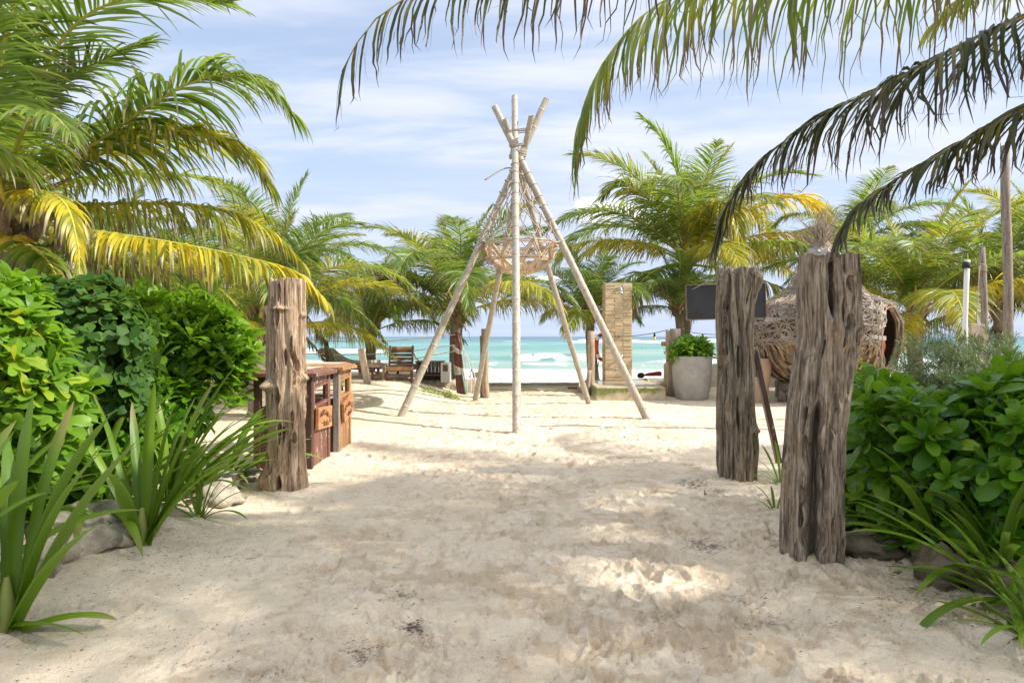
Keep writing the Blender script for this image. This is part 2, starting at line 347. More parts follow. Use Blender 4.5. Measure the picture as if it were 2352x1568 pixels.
M_['sheath'] = simple('dry_palm_sheath', [(0.3, (0.28,0.25,0.22)), (0.6, (0.41,0.38,0.345)), (0.8, (0.52,0.49,0.455))], 5, 0.8, (1,1,3), 0.004, 0.4, 5, 0.3, 0.25, None, 0.2)
M_['chip'] = simple('bark_chip', [(0.3, (0.11,0.07,0.04)), (0.55, (0.27,0.19,0.115)), (0.8, (0.42,0.33,0.22))], 6, 0.85, (2,2,0.5), 0.006, 0.6, 6, 0.3, 0.2, None, 0.3)
M_['nest_core'] = simple('nest_inner_weave', [(0.3, (0.13,0.10,0.075)), (0.7, (0.30,0.23,0.165))], 14, 0.95, (1,1,4), 0.02, 0.8)
M_['debris'] = simple('dark_seaweed_fleck', [(0.3, (0.09,0.06,0.05)), (0.7, (0.20,0.145,0.115))], 5, 0.9, bd=0)
M_['hose'] = simple('green_hose', [(0.3, (0.12,0.32,0.24)), (0.7, (0.2,0.42,0.32))], 5, 0.5, bd=0)
M_['lattice'] = simple('white_carved_panel', [(0.3, (0.62,0.61,0.58)), (0.7, (0.74,0.73,0.70))], 5, 0.6, bd=0)
M_['darkbox'] = simple('dark_cabinet_board', [(0.3, (0.09,0.065,0.045)), (0.7, (0.19,0.14,0.10))], 6, 0.8, (1,1,0.4), 0.003)  # plain dark brown board colour
M_['stem'] = simple('green_brown_stem', [(0.3, (0.10,0.09,0.04)), (0.6, (0.20,0.17,0.09))], 10, 0.8)
M_['coconut'] = simple('yellow_coconut', [(0.3, (0.42,0.28,0.02)), (0.7, (0.52,0.38,0.04))], 4, 0.4, bd=0)
M_['coconut_g'] = simple('green_coconut', [(0.3, (0.12,0.18,0.03)), (0.7, (0.2,0.27,0.05))], 4, 0.4, bd=0)
M_['soil'] = simple('dark_planter_soil', [(0.3, (0.03,0.02,0.015)), (0.7, (0.07,0.05,0.035))], 14, 0.95)

def crack(m, dark=0.42, lo=0.36, hi=0.46, scale=24, st=(3,3,0.13)):
    nt = m.node_tree; b = [n for n in nt.nodes if n.type == 'BSDF_PRINCIPLED'][0]; src = b.inputs['Base Color'].links[0].from_socket
    n = tex(nt, scale, 6, 0.7, st, 0.6); f = ramp(nt, n, [(lo, (dark,)*3), (hi, (1,1,1))]); n2 = tex(nt, 70, 3, 0.6, (1,1,0.25)); f2 = ramp(nt, n2, [(0.35, (0.78,)*3), (0.6, (1.08,)*3)])
    c = mixc(nt, 1.0, mixc(nt, 1.0, src, f, 'MULTIPLY'), f2, 'MULTIPLY'); nt.links.new(c, b.inputs['Base Color'])
    bp = nt.nodes.new('ShaderNodeBump'); bp.inputs['Distance'].default_value = 0.012; bp.inputs['Strength'].default_value = 0.8; nt.links.new(f, bp.inputs['Height'])
    old = b.inputs['Normal'].links[0].from_node; nt.links.new(old.outputs[0], bp.inputs['Normal']); nt.links.new(bp.outputs[0], b.inputs['Normal'])
for k_ in ('driftwood_l', 'driftwood_r'): crack(M_[k_])
for k_ in ('log', 'greylog'): crack(M_[k_], 0.45, 0.36, 0.44, 14)
crack(M_['bamboo'], 0.6, 0.30, 0.42, 10, (4,4,0.25))
def moss_mat():
    m, nt, b, out = newmat('mossy_concrete'); n = tex(nt, 4, 8, 0.65); c = ramp(nt, n, [(0.3, (0.42,0.33,0.21)), (0.6, (0.56,0.47,0.33)), (0.8, (0.62,0.55,0.43))])
    g = nt.nodes.new('ShaderNodeNewGeometry'); sp = nt.nodes.new('ShaderNodeSeparateXYZ'); nt.links.new(g.outputs['Position'], sp.inputs[0])
    n2 = tex(nt, 2.2, 6, 0.65, (1,1,0.5)); hz = math_(nt, 'ADD', math_(nt, 'MULTIPLY', sp.outputs[2], 2.6), math_(nt, 'MULTIPLY', n2, 1.5))
    hz = math_(nt, 'SUBTRACT', hz, math_(nt, 'MULTIPLY', math_(nt, 'SUBTRACT', sp.outputs[0], 2.0), 0.22))
    f = ramp(nt, hz, [(0.98, (0,0,0)), (1.0, (1,1,1))]); f = ramp(nt, math_(nt, 'SUBTRACT', hz, 0.75), [(0.1, (0,0,0)), (0.38, (1,1,1))])
    nrm = nt.nodes.new('ShaderNodeSeparateXYZ'); nt.links.new(g.outputs['Normal'], nrm.inputs[0])
    side = ramp(nt, nrm.outputs[2], [(0.4, (1,1,1)), (0.9, (0.12,0.12,0.12))])
    f = mixc(nt, 1.0, f, side, 'MULTIPLY')
    moss = ramp(nt, tex(nt, 16, 5, 0.6), [(0.3, (0.10,0.12,0.03)), (0.7, (0.26,0.27,0.10))])
    c = mixc(nt, f, c, moss); nt.links.new(c, b.inputs['Base Color']); b.inputs['Roughness'].default_value = 0.85; bump(nt, b, n, 0.01, 0.6); return m
M_['moss'] = moss_mat()

def leaf_mat(name, dark, light, yellow, trans, tip=(0.22,0.15,0.08), rough=0.42, tf=0.42, dry=(0.30,0.23,0.14), spec=0.45):
    """info: x = place along the leaf, y = random per leaf, z = place along the frond; object colour: r = yellowness, g = dryness"""
    m, nt, b, out = newmat(name)
    at = nt.nodes.new('ShaderNodeAttribute'); at.attribute_name = 'info'; sp = nt.nodes.new('ShaderNodeSeparateColor'); nt.links.new(at.outputs['Color'], sp.inputs[0])
    oi = nt.nodes.new('ShaderNodeObjectInfo'); oc = nt.nodes.new('ShaderNodeSeparateColor'); nt.links.new(oi.outputs['Color'], oc.inputs[0])
    r = math_(nt, 'FRACT', math_(nt, 'ADD', sp.outputs[1], oi.outputs['Random']))
    c = mixc(nt, r, dark, light)
    big = tex(nt, 2.2, 4, 0.6)
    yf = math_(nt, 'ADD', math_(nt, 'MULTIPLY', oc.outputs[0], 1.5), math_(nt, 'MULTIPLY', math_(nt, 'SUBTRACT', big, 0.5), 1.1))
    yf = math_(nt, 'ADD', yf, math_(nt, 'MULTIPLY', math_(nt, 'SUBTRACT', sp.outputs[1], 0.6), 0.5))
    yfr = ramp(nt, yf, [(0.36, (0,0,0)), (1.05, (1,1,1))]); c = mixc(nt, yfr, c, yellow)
    tp = math_(nt, 'ADD', sp.outputs[0], math_(nt, 'MULTIPLY', math_(nt, 'SUBTRACT', sp.outputs[1], 0.5), 0.35))
    tp = math_(nt, 'ADD', tp, math_(nt, 'MULTIPLY', oc.outputs[1], 0.9))
    tfac = ramp(nt, tp, [(0.80, (0,0,0)), (1.02, (1,1,1))]) 
    c = mixc(nt, tfac, c, mixc(nt, r, tip, dry))
    nt.links.new(c, b.inputs['Base Color']); b.inputs['Roughness'].default_value = rough; b.inputs['Specular IOR Level'].default_value = spec
    tr = nt.nodes.new('ShaderNodeBsdfTranslucent'); tc = mixc(nt, tfac, mixc(nt, yfr, trans, (yellow[0]*1.5, yellow[1]*1.3, yellow[2]*0.8)), (0.12,0.08,0.04)); nt.links.new(tc, tr.inputs[0])
    mx = nt.nodes.new('ShaderNodeMixShader'); mx.inputs[0].default_value = tf; nt.links.new(b.outputs[0], mx.inputs[1]); nt.links.new(tr.outputs[0], mx.inputs[2])
    nt.links.new(mx.outputs[0], out.inputs[0]); return m
M_['frond'] = leaf_mat('palm_leaflet', (0.06,0.12,0.02), (0.18,0.26,0.045), (0.62,0.53,0.04), (0.36,0.50,0.06), spec=0.5)
M_['frond_old'] = leaf_mat('old_backlit_palm_leaflet', (0.03,0.045,0.018), (0.075,0.085,0.03), (0.36,0.29,0.03), (0.10,0.12,0.03), tip=(0.055,0.04,0.04), dry=(0.12,0.09,0.08), tf=0.2)  # old and dead leaflets, colour darkened to stand in for backlight
M_['rachis'] = simple('palm_midrib', [(0.3, (0.34,0.33,0.05)), (0.7, (0.55,0.50,0.10))], 3, 0.5, bd=0)
M_['rachis_old'] = simple('old_palm_midrib', [(0.3, (0.22,0.18,0.08)), (0.7, (0.40,0.34,0.12))], 3, 0.5, bd=0)
M_['scaev'] = leaf_mat('spatulate_leaf', (0.075,0.175,0.012), (0.20,0.35,0.03), (0.48,0.50,0.03), (0.34,0.60,0.03), tip=(0.16,0.3,0.02), dry=(0.16,0.3,0.03), rough=0.42, tf=0.38, spec=0.35)
M_['scaev_d'] = leaf_mat('dark_spatulate_leaf', (0.04,0.13,0.006), (0.14,0.30,0.015), (0.36,0.44,0.02), (0.28,0.52,0.02), tip=(0.1,0.2,0.015), dry=(0.1,0.2,0.015), rough=0.36, tf=0.33, spec=0.4)
M_['round'] = leaf_mat('round_leaf', (0.025,0.075,0.012), (0.08,0.17,0.022), (0.3,0.36,0.03), (0.14,0.28,0.03), tip=(0.07,0.15,0.02), dry=(0.12,0.2,0.05), rough=0.55, tf=0.3, spec=0.25)
M_['strap'] = leaf_mat('strap_leaf', (0.075,0.16,0.008), (0.19,0.31,0.02), (0.3,0.33,0.06), (0.22,0.36,0.04), tip=(0.30,0.22,0.08), dry=(0.36,0.28,0.12), rough=0.45, tf=0.33)
M_['rosemary'] = leaf_mat('narrow_leaf', (0.10,0.14,0.06), (0.24,0.30,0.13), (0.3,0.34,0.12), (0.16,0.24,0.07), tip=(0.15,0.2,0.08), dry=(0.18,0.22,0.1), rough=0.55, tf=0.25)

def sand_mat(name, fine=True):
    m, nt, b, out = newmat(name)
    n1 = tex(nt, 1.3, 6, 0.6); c = ramp(nt, n1, [(0.3, (0.715,0.59,0.44)), (0.55, (0.78,0.665,0.515)), (0.8, (0.81,0.71,0.57))])
    at = nt.nodes.new('ShaderNodeAttribute'); at.attribute_name = 'info'; sp = nt.nodes.new('ShaderNodeSeparateColor'); nt.links.new(at.outputs['Color'], sp.inputs[0])
    g = tex(nt, 160, 3, 0.7); gr = ramp(nt, g, [(0.30, (0.78,0.76,0.74)), (0.5, (1,1,1))]); c = mixc(nt, 1.0, c, gr, 'MULTIPLY')
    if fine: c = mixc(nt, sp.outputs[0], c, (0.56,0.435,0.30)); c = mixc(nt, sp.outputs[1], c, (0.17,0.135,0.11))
    nt.links.new(c, b.inputs['Base Color']); b.inputs['Roughness'].default_value = 0.95; b.inputs['Specular IOR Level'].default_value = 0.15
    n2 = tex(nt, 38, 8, 0.7); n3 = tex(nt, 9, 6, 0.65, (1,1,1), 1.2)
    pt = tex(nt, 7.5, 7, 0.72, (1,1.2,1), 0.8); pm = tex(nt, 1.1, 4, 0.6); pf = math_(nt, 'MULTIPLY', ramp(nt, pt, [(0.50, (0,0,0)), (0.66, (1,1,1))]), ramp(nt, pm, [(0.40, (0.06,)*3), (0.62, (0.42,)*3)]))
    c = mixc(nt, pf, c, (0.50,0.39,0.27)); nt.links.new(c, b.inputs['Base Color'])
    rd = ramp(nt, tex(nt, 5.5, 6, 0.6, (1,1,1), 1.6), [(0.485, (0,0,0)), (0.5, (1,1,1)), (0.56, (0.6,0.6,0.6)), (0.60, (0.2,0.2,0.2))]); n3 = math_(nt, 'ADD', n3, math_(nt, 'MULTIPLY', rd, 0.10))
    bump(nt, b, math_(nt, 'ADD', n2, math_(nt, 'MULTIPLY', n3, 1.6)), 0.012, 1.0); return m
M_['sand'] = sand_mat('coral_sand'); M_['sand_far'] = sand_mat('beach_sand_coarse', False)
# ------------------------------------------------------------------ sand
def build_ground():
    NR, NC = 860, 800
    y = 1.15*(24.5/1.15)**np.linspace(0, 1, NR); r = np.linspace(-1, 1, NC)
    Y = np.repeat(y[:, None], NC, 1); X = r[None, :]*(0.86*Y+1.1)
    Z = gz(X, Y)
    rs = np.random.RandomState(11)
    trod = np.clip(0.2+ss(-2.4, -0.6, X+0.12*Y*0)*ss(3.6, 2.4, X)*1.0+ss(8, 12, Y)*0.35, 0, 1)*(0.55+0.9*(fbm2(X*0.7, Y*0.7, 21, 3)))
    # smooth dunes and wind ripples
    Z += 0.045*(fbm2(X*0.9, Y*0.9, 31, 4)-0.5)+0.02*(fbm2(X*3.1, Y*3.1, 35, 3)-0.5)
    info = np.zeros((NR, NC, 4)); info[..., 3] = 1
    for (px, py, a_) in ((-2.33, 7.05, .05), (2.33, 7.55, .05), (2.13, 4.85, .055)): Z += a_*np.exp(-(((X-px)**2+(Y-py)**2)/0.36**2))*(0.6+0.8*fbm2(X*5, Y*5, 23, 3))
    # foot prints
    for i in range(1900):
        fy = 1.3*(22.5/1.3)**rs.rand() if i < 1200 else rs.uniform(3, 21); fx = rs.normal(0.4, 1.5) if i % 4 else rs.uniform(-1, 1)*(0.7*fy+0.6)
        if fy < 8 and (fx < -1.3) and rs.rand() < 0.75: continue
        if fy > 13 and fx < -2.5 and rs.rand() < 0.7: continue
        an = rs.normal(0.0, 0.5)+(math.pi/2 if rs.rand() < 0.85 else 0); la = rs.uniform(0.10, 0.16); lb = la*rs.uniform(0.36, 0.62); dp = rs.uniform(0.006, 0.026)
        R = la*1.9
        i0, i1 = np.searchsorted(y, [fy-R, fy+R]); 
        if i1-i0 < 2: continue
        w = 0.86*fy+1.1; j0 = int(np.clip(((fx-R)/w+1)/2*NC-3, 0, NC)); j1 = int(np.clip(((fx+R)/w+1)/2*NC+3, 0, NC))
        if j1-j0 < 2: continue
        x_ = X[i0:i1, j0:j1]-fx; y_ = Y[i0:i1, j0:j1]-fy
        a = x_*math.cos(an)+y_*math.sin(an); bb = -x_*math.sin(an)+y_*math.cos(an); bb = bb/(1+0.35*np.tanh(a/la*1.5))
        q = np.sqrt((a/la)**2+(bb/lb)**2)+0.12*(fbm2(X[i0:i1, j0:j1]*14, Y[i0:i1, j0:j1]*14, 5, 2)-0.5)
        Z[i0:i1, j0:j1] += -dp*ss(1.06, 0.84, q)+dp*0.6*np.exp(-((q-1.2)/0.13)**2)*(0.5+vn2(X[i0:i1, j0:j1]*9, Y[i0:i1, j0:j1]*9, 77))
        if rs.rand() < 0.35:   # tread marks of a shoe
            Z[i0:i1, j0:j1] += 0.0016*np.sin(a*330)*ss(1.0, 0.7, q)
    # crust broken into lumps and little ledges
    n1 = fbm2(X*2.2+4, Y*2.2, 41, 3); msk = ss(0.47, 0.62, n1)*trod
    f = fbm2(X*4.5+0.8*fbm2(X*11, Y*11, 52, 2), Y*4.5, 43, 4); t = f*9; fl = np.floor(t); fr = t-fl; ter = (fl+ss(0.86, 1.0, fr))/9
    saw = lambda t: (lambda q: q*ss(1.0, 0.93, q))(t-np.floor(t))
    pa = ss(0.40, 0.56, fbm2(X*1.3+2, Y*1.3+5, 44, 3))*(0.25+trod)
    wx_ = X+0.10*fbm2(X*9, Y*9, 46, 3); wy_ = Y+0.10*fbm2(X*9+5, Y*9, 47, 3)
    Z += pa*0.013*(saw(fbm2(wx_*2.6, wy_*2.6, 45, 4)*7.5)-0.5)+pa*0.007*(saw(fbm2(wx_*5.5+3, wy_*5.5, 48, 3)*6)-0.5)
    ch = ss(0.60, 0.66, fbm2(wx_*4.2, wy_*4.2, 49, 3))*ss(0.45, 0.55, fbm2(X*1.1, Y*1.1+3, 50, 3)); Z += trod*0.009*ch
    Z += msk*0.012*(ter-0.5)
    clod = np.clip(fbm2(X*16, Y*16, 61, 4)-0.52, 0, 1); m2 = ss(0.56, 0.68, fbm2(X*1.6+9, Y*1.6+2, 63, 3))*trod
    Z += m2*clod*0.028
    rid = 1-np.abs(2*fbm2(X*5, Y*5, 71, 4)-1); Z -= trod*0.009*ss(0.94, 0.99, rid)
    Z += (0.2+trod)*0.007*(fbm2(X*28, Y*28, 81, 3)-0.5)*ss(16, 6, Y)
    # darker damp or gritty sand where the crust is broken, dark seaweed stains
    st = m2*ss(0.02, 0.12, clod)*0.55+msk*ss(0.3, 0.7, msk)*ss(0.50, 0.62, fbm2(X*12, Y*12, 91, 3))*0.5+0.6*ss(0.52, 0.64, fbm2(X*6+3, Y*9, 93, 4))*ss(0.45, 0.6, fbm2(X*1.3+7, Y*1.3, 94, 3))*(0.25+trod)
    info[..., 0] = np.clip(st, 0, 0.75)
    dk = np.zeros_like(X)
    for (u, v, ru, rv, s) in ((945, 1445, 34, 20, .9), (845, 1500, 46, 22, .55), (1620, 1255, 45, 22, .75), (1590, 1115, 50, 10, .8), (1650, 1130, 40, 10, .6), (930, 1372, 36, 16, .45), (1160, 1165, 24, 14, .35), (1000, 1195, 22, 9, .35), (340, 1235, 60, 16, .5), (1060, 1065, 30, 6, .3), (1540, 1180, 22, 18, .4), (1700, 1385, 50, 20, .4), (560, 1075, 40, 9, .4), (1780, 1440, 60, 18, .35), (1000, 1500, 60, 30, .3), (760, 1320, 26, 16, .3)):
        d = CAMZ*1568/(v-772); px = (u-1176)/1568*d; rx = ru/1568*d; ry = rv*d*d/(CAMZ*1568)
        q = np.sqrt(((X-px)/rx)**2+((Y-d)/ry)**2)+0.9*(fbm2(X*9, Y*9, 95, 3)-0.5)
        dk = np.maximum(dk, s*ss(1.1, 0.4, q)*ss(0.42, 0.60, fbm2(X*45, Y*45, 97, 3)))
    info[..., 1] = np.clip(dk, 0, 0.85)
    V = np.stack([X, Y, Z], -1).reshape(-1, 3); idx = np.arange(NR*NC).reshape(NR, NC)
    F = np.stack([idx[:-1, :-1], idx[:-1, 1:], idx[1:, 1:], idx[1:, :-1]], -1).reshape(-1, 4)
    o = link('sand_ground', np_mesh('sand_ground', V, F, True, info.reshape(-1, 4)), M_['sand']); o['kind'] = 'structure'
    # wide coarse sheet around and beyond, sinking under the sea
    xs = np.linspace(-70, 70, 160); ys = np.linspace(-12, 52, 130); X2, Y2 = np.meshgrid(xs, ys)
    Z2 = gz(X2, Y2)-0.07+0.05*(fbm2(X2*.8, Y2*.8, 5, 3)-0.5)*ss(24, 28, Y2)
    V = np.stack([X2, Y2, Z2], -1).reshape(-1, 3); idx = np.arange(X2.size).reshape(X2.shape)
    F = np.stack([idx[:-1, :-1], idx[:-1, 1:], idx[1:, 1:], idx[1:, :-1]], -1).reshape(-1, 4)
    o = link('beach', np_mesh('beach', V, F, True), M_['sand_far']); o['kind'] = 'structure'
    Zg = Z; return y, r, Z
GY, GR, GZ = build_ground()
def hz(x, y):      # true surface height at a place
    if not (1.2 < y < 24.3) or abs(x) > 0.86*y+1.05: return float(gz(x, y))-0.04
    i = int(np.searchsorted(GY, y))-1; j = int((x/(0.86*y+1.1)+1)/2*(len(GR)-1)); return float(GZ[max(i,0), min(max(j,0), len(GR)-1)])

# ------------------------------------------------------------------ sea
def build_sea():
    NR, NC = 760, 420
    y = 33*(5200/33)**(np.linspace(0, 1, NR)**1.15); r = np.linspace(-1, 1, NC)
    Y = np.repeat(y[:, None], NC, 1); X = r[None, :]*(Y*1.05+30)
    sea0 = -1.2; Z = np.full_like(X, sea0); foam = np.zeros_like(X)
    Z += 0.10*(fbm2(X*0.12, Y*0.35, 3, 4)-0.5)*2*ss(45, 70, Y)+0.6*(fbm2(X*0.03, Y*0.09, 8, 4)-0.5)*2*ss(60, 140, Y)
    def breaker(yc, w, amp, x0, x1, fo, seed, fw=0.7):
        nonlocal Z, foam
        c = yc+4*(fbm2(X*0.03+seed, Y*0+seed, seed, 3)-0.5)*w/2+0.6*w*(fbm2(X*0.15, Y*0+3, seed+5, 3)-0.5)
        q = (Y-c)/w; prof = np.where(q < 0, np.exp(-(q*2.1)**2), np.exp(-(q*0.9)**2))
        lat = ss(x0-6, x0, X)*ss(x1+6, x1, X); Z += amp*prof*(0.45+0.55*lat)
        lo = -0.75*fw*2; m = ss(lo-0.4, lo+0.2, q)*ss(0.25, 0.02, q)
        m = m*lat*(0.55+0.9*fbm2(X*0.6, Y*0.35, seed+9, 4)); foam = np.maximum(foam, fo*ss(0.35, 0.62, m*fbm2(X*0.35, Y*0.2, seed+7, 3)*2))
    breaker(83, 5.0, 0.75, 3.5, 9.5, 1.0, 3, 0.6)
    breaker(66, 4.0, 0.35, -60, -12, 0.9, 4, 0.8)
    breaker(70, 4.5, 0.45, 18, 60, 1.0, 6, 1.0)
    breaker(120, 7, 0.7, -45, -25, 1.0, 13)
    breaker(160, 9, 0.7, 60, 90, 0.9, 14)
    breaker(300, 14, 0.8, 28, 95, 1.0, 5, 0.9)
    breaker(240, 12, 0.7, -130, -75, 0.7, 15, 0.7)
    breaker(430, 20, 0.9, 45, 75, 0.8, 16)
    breaker(520, 24, 0.9, 150, 230, 0.8, 17)
    breaker(105, 6, 0.55, -10, -9, 0.0, 18); breaker(140, 8, 0.7, 0, 1, 0.0, 19); breaker(200, 11, 0.8, 0, 1, 0.0, 20); breaker(380, 18, 0.8, 0, 1, 0, 21)
    # churned white water towards the shore
    n = fbm2(X*0.35, Y*0.22, 31, 5); n2 = fbm2(X*1.3, Y*0.8, 33, 5)
    edge = 57+5*(fbm2(X*0.05, Y*0, 35, 3)-0.5)
    wash = ss(edge+6, edge-3, Y); foam = np.maximum(foam, np.clip(wash*(0.72+0.75*(n2-0.35)+0.5*(n-0.5)), 0, 1))
    lace = ss(0.60, 0.72, fbm2(X*0.5, Y*0.28, 41, 5))*ss(95, 60, Y)*0.55; foam = np.maximum(foam, lace)
    far = ss(0.74, 0.80, fbm2(X*0.05, Y*0.07, 51, 5))*ss(150, 260, Y)*ss(1500, 800, Y)*0.35; foam = np.maximum(foam, far)
    Z += foam*0.07*(fbm2(X*1.6, Y*1.6, 61, 4)-0.2)
    sh = 39+1.8*(fbm2(X*0.12, Y*0, 71, 3)-0.5)
    info = np.zeros((NR, NC, 4)); info[..., 3] = 1; info[..., 0] = np.clip(foam, 0, 1)
    info[..., 1] = np.clip(np.log(Y/40)/math.log(1400/40), 0, 1); info[..., 2] = fbm2(X*0.02, Y*0.045, 81, 4)
    V = np.stack([X, Y, Z], -1).reshape(-1, 3); idx = np.arange(NR*NC).reshape(NR, NC)
    F = np.stack([idx[:-1, :-1], idx[:-1, 1:], idx[1:, 1:], idx[1:, :-1]], -1).reshape(-1, 4)
    m, nt, b, out = newmat('turquoise_sea')
    at = nt.nodes.new('ShaderNodeAttribute'); at.attribute_name = 'info'; sp = nt.nodes.new('ShaderNodeSeparateColor'); nt.links.new(at.outputs['Color'], sp.inputs[0])
    dd = math_(nt, 'ADD', sp.outputs[1], math_(nt, 'MULTIPLY', math_(nt, 'SUBTRACT', sp.outputs[2], 0.5), 0.85))
    c = ramp(nt, dd, [(0.02, (0.40,0.52,0.42)), (0.16, (0.25,0.44,0.36)), (0.36, (0.17,0.37,0.34)), (0.60, (0.12,0.28,0.29)), (0.82, (0.08,0.18,0.225)), (1.0, (0.065,0.13,0.18))])
    w = tex(nt, 0.5, 8, 0.65, (1, 2.2, 1)); fo = math_(nt, 'ADD', sp.outputs[0], math_(nt, 'MULTIPLY', math_(nt, 'SUBTRACT', w, 0.5), 0.35))
    ff = ramp(nt, fo, [(0.22, (0,0,0)), (0.55, (1,1,1))]); c = mixc(nt, ff, c, (0.84,0.86,0.86)); nt.links.new(c, b.inputs['Base Color'])
    rr = ramp(nt, ff, [(0, (0.28,)*3), (1, (0.8,)*3)]); nt.links.new(rr, b.inputs['Roughness']); b.inputs['IOR'].default_value = 1.33; b.inputs['Specular IOR Level'].default_value = 0.32
    w2 = tex(nt, 1.1, 10, 0.68, (0.6, 1.6, 1), 0.5); bump(nt, b, math_(nt, 'ADD', w2, w), 0.5, 1.0)
    o = link('sea', np_mesh('sea', V, F, True, info.reshape(-1, 4)), m); o['kind'] = 'structure'
build_sea()

# ------------------------------------------------------------------ palms
def frond_np(path, L=0.75, n=80, W=0.036, droop=0.55, seed=0, K=4, t0=0.14, vee=0.25, r0=0.03, curl=0.0, side0=None, thin=0.0, n_r=44):
    rs = np.random.RandomState(seed); C = smooth_path(path, n_r); m = len(C)
    T = np.gradient(C, axis=0); T /= np.linalg.norm(T, axis=1)[:, None]
    up = np.array([0, 0, 1.0]); S = np.cross(T, up)
    if side0 is None:
        h = T.mean(0); side0 = np.cross(h, up)
        if np.linalg.norm(side0) < 0.05: side0 = np.array([0, 1.0, 0])
    side0 = np.asarray(side0, float); side0 /= np.linalg.norm(side0)
    S = S+side0*0.35; S -= T*np.sum(S*T, 1)[:, None]; S /= np.linalg.norm(S, axis=1)[:, None]; N = np.cross(S, T)
    V = []; F = []; info = []; mi = []
    # midrib: 5-sided tube
    q = 5; rr = r0*(1-np.linspace(0, 1, m)**0.8*0.9); rr[:3] *= np.array([1.9, 1.5, 1.2])
    for k in range(q):
        a = 2*math.pi*k/q; V.append(C+S*(np.cos(a)*rr)[:, None]*1.3+N*(np.sin(a)*rr)[:, None])
    V = np.stack(V, 1).reshape(-1, 3); info = np.zeros((len(V), 4)); info[:, 3] = 1; info[:, 2] = np.repeat(np.linspace(0, 1, m), q)
    i = np.arange(m-1)[:, None]*q; k = np.arange(q)[None, :]; k2 = (k+1) % q
    F = np.stack([i+k, i+k2, i+k2+q, i+k+q], -1).reshape(-1, 4); mi = np.ones(len(F), int)
    # leaflets
    tt = t0+(1-t0)*(np.arange(n)+0.5)/n; t = np.r_[tt, tt+0.3/n]; t = np.clip(t+rs.normal(0, 0.25/n, 2*n), 0, 0.999); sg = np.r_[np.ones(n), -np.ones(n)]
    if thin > 0:
        kp = rs.rand(2*n) > thin; t = t[kp]; sg = sg[kp]
    n2 = len(t); fi = t*(m-1); i0 = fi.astype(int); f = (fi-i0)[:, None]
    lp = lambda A: A[i0]*(1-f)+A[np.minimum(i0+1, m-1)]*f
    p = lp(C); Tt = lp(T); Ss = lp(S)*sg[:, None]; Nn = lp(N)
    ts = (t-t0)/(1-t0); al = np.radians(72-52*ts**1.3+rs.normal(0, 5, n2)+9*np.sin(ts*31+seed)*np.sin(ts*13+seed*2))
    d = Tt*np.cos(al)[:, None]+Ss*np.sin(al)[:, None]+Nn*(vee*(1-0.5*ts)+rs.normal(0, 0.10, n2))[:, None]; d /= np.linalg.norm(d, axis=1)[:, None]
    ln = L*(0.55+0.45*ss(0, 0.25, ts))*(1-0.62*ss(0.45, 1.0, ts))*rs.uniform(0.82, 1.08, n2)
    w0 = Tt-d*np.sum(Tt*d, 1)[:, None]; w0 /= np.linalg.norm(w0, axis=1)[:, None]
    ph = rs.normal(0, 0.45, n2)[:, None]; dr = droop*rs.uniform(0.65, 1.35, n2); kink = (rs.rand(n2) < 0.10)*rs.uniform(0.3, 1.0, n2)
    prof = np.interp(np.linspace(0, 1, K+1), [0, .15, .45, .75, .92, 1], [.55, .95, 1, .66, .34, .05])
    rows = []; ci = []; cur = p.copy(); cv = rs.normal(0, 1, (n2, 3)); rnd = rs.rand(n2)
    for j in range(K+1):
        s = j/K; b = np.cross(d, w0); wv = w0*np.cos(ph)+b*np.sin(ph); hw = (W/2*prof[j])*(0.75+0.25*(ln/L))
        rows.append(np.stack([cur-wv*hw[:, None], cur+wv*hw[:, None]], 1))
        c4 = np.zeros((n2, 2, 4)); c4[..., 0] = s; c4[..., 1] = rnd[:, None]; c4[..., 2] = t[:, None]; c4[..., 3] = 1; ci.append(c4)
        if j < K:
            d = d+np.array([0, 0, -1.0])*(dr*(0.5+1.5*s)*(4.0/K)*0.62+kink*(j == K//2)*1.2)[:, None]+cv*(curl*s*s*(1.6 if j % 2 else -0.6))
            if curl > 0 and j > K*0.5: cv = cv*0.3+rs.normal(0, 1, (n2, 3))
            d /= np.linalg.norm(d, axis=1)[:, None]; cur = cur+d*(ln/K)[:, None]
            w0 = w0-d*np.sum(w0*d, 1)[:, None]; w0 /= np.maximum(np.linalg.norm(w0, axis=1), 1e-6)[:, None]
    R = np.stack(rows, 1)     # n2, K+1, 2, 3
    CI = np.stack(ci, 1); base = len(V); V = np.vstack([V, R.reshape(-1, 3)]); info = np.vstack([info, CI.reshape(-1, 4)])
    a = base+np.arange(n2)[:, None]*(2*(K+1))+2*np.arange(K)[None, :]
    F = np.vstack([F, np.stack([a, a+1, a+3, a+2], -1).reshape(-1, 4)]); mi = np.r_[mi, np.zeros(n2*K, int)]
    return V, F, info, mi
def frond_mesh(name, *a, old=False, **k):
    V, F, info, mi = frond_np(*a, **k); me = np_mesh(name, V, F, True, info, mi)
    for x in ((M_['frond_old'], M_['rachis_old']) if old else (M_['frond'], M_['rachis'])): me.materials.append(x)
    return me
def arc_path(L, e0, bend, n=14, p=1.5, sway=0.0):
    pts = [np.zeros(3)]; ds = L/n
    for i in range(n):
        s = (i+0.5)/n; e = math.radians(e0-bend*s**p); a = sway*s*s
        pts.append(pts[-1]+ds*np.array([math.cos(e)*math.cos(a), math.cos(e)*math.sin(a), math.sin(e)]))
    return pts
TPL = {}
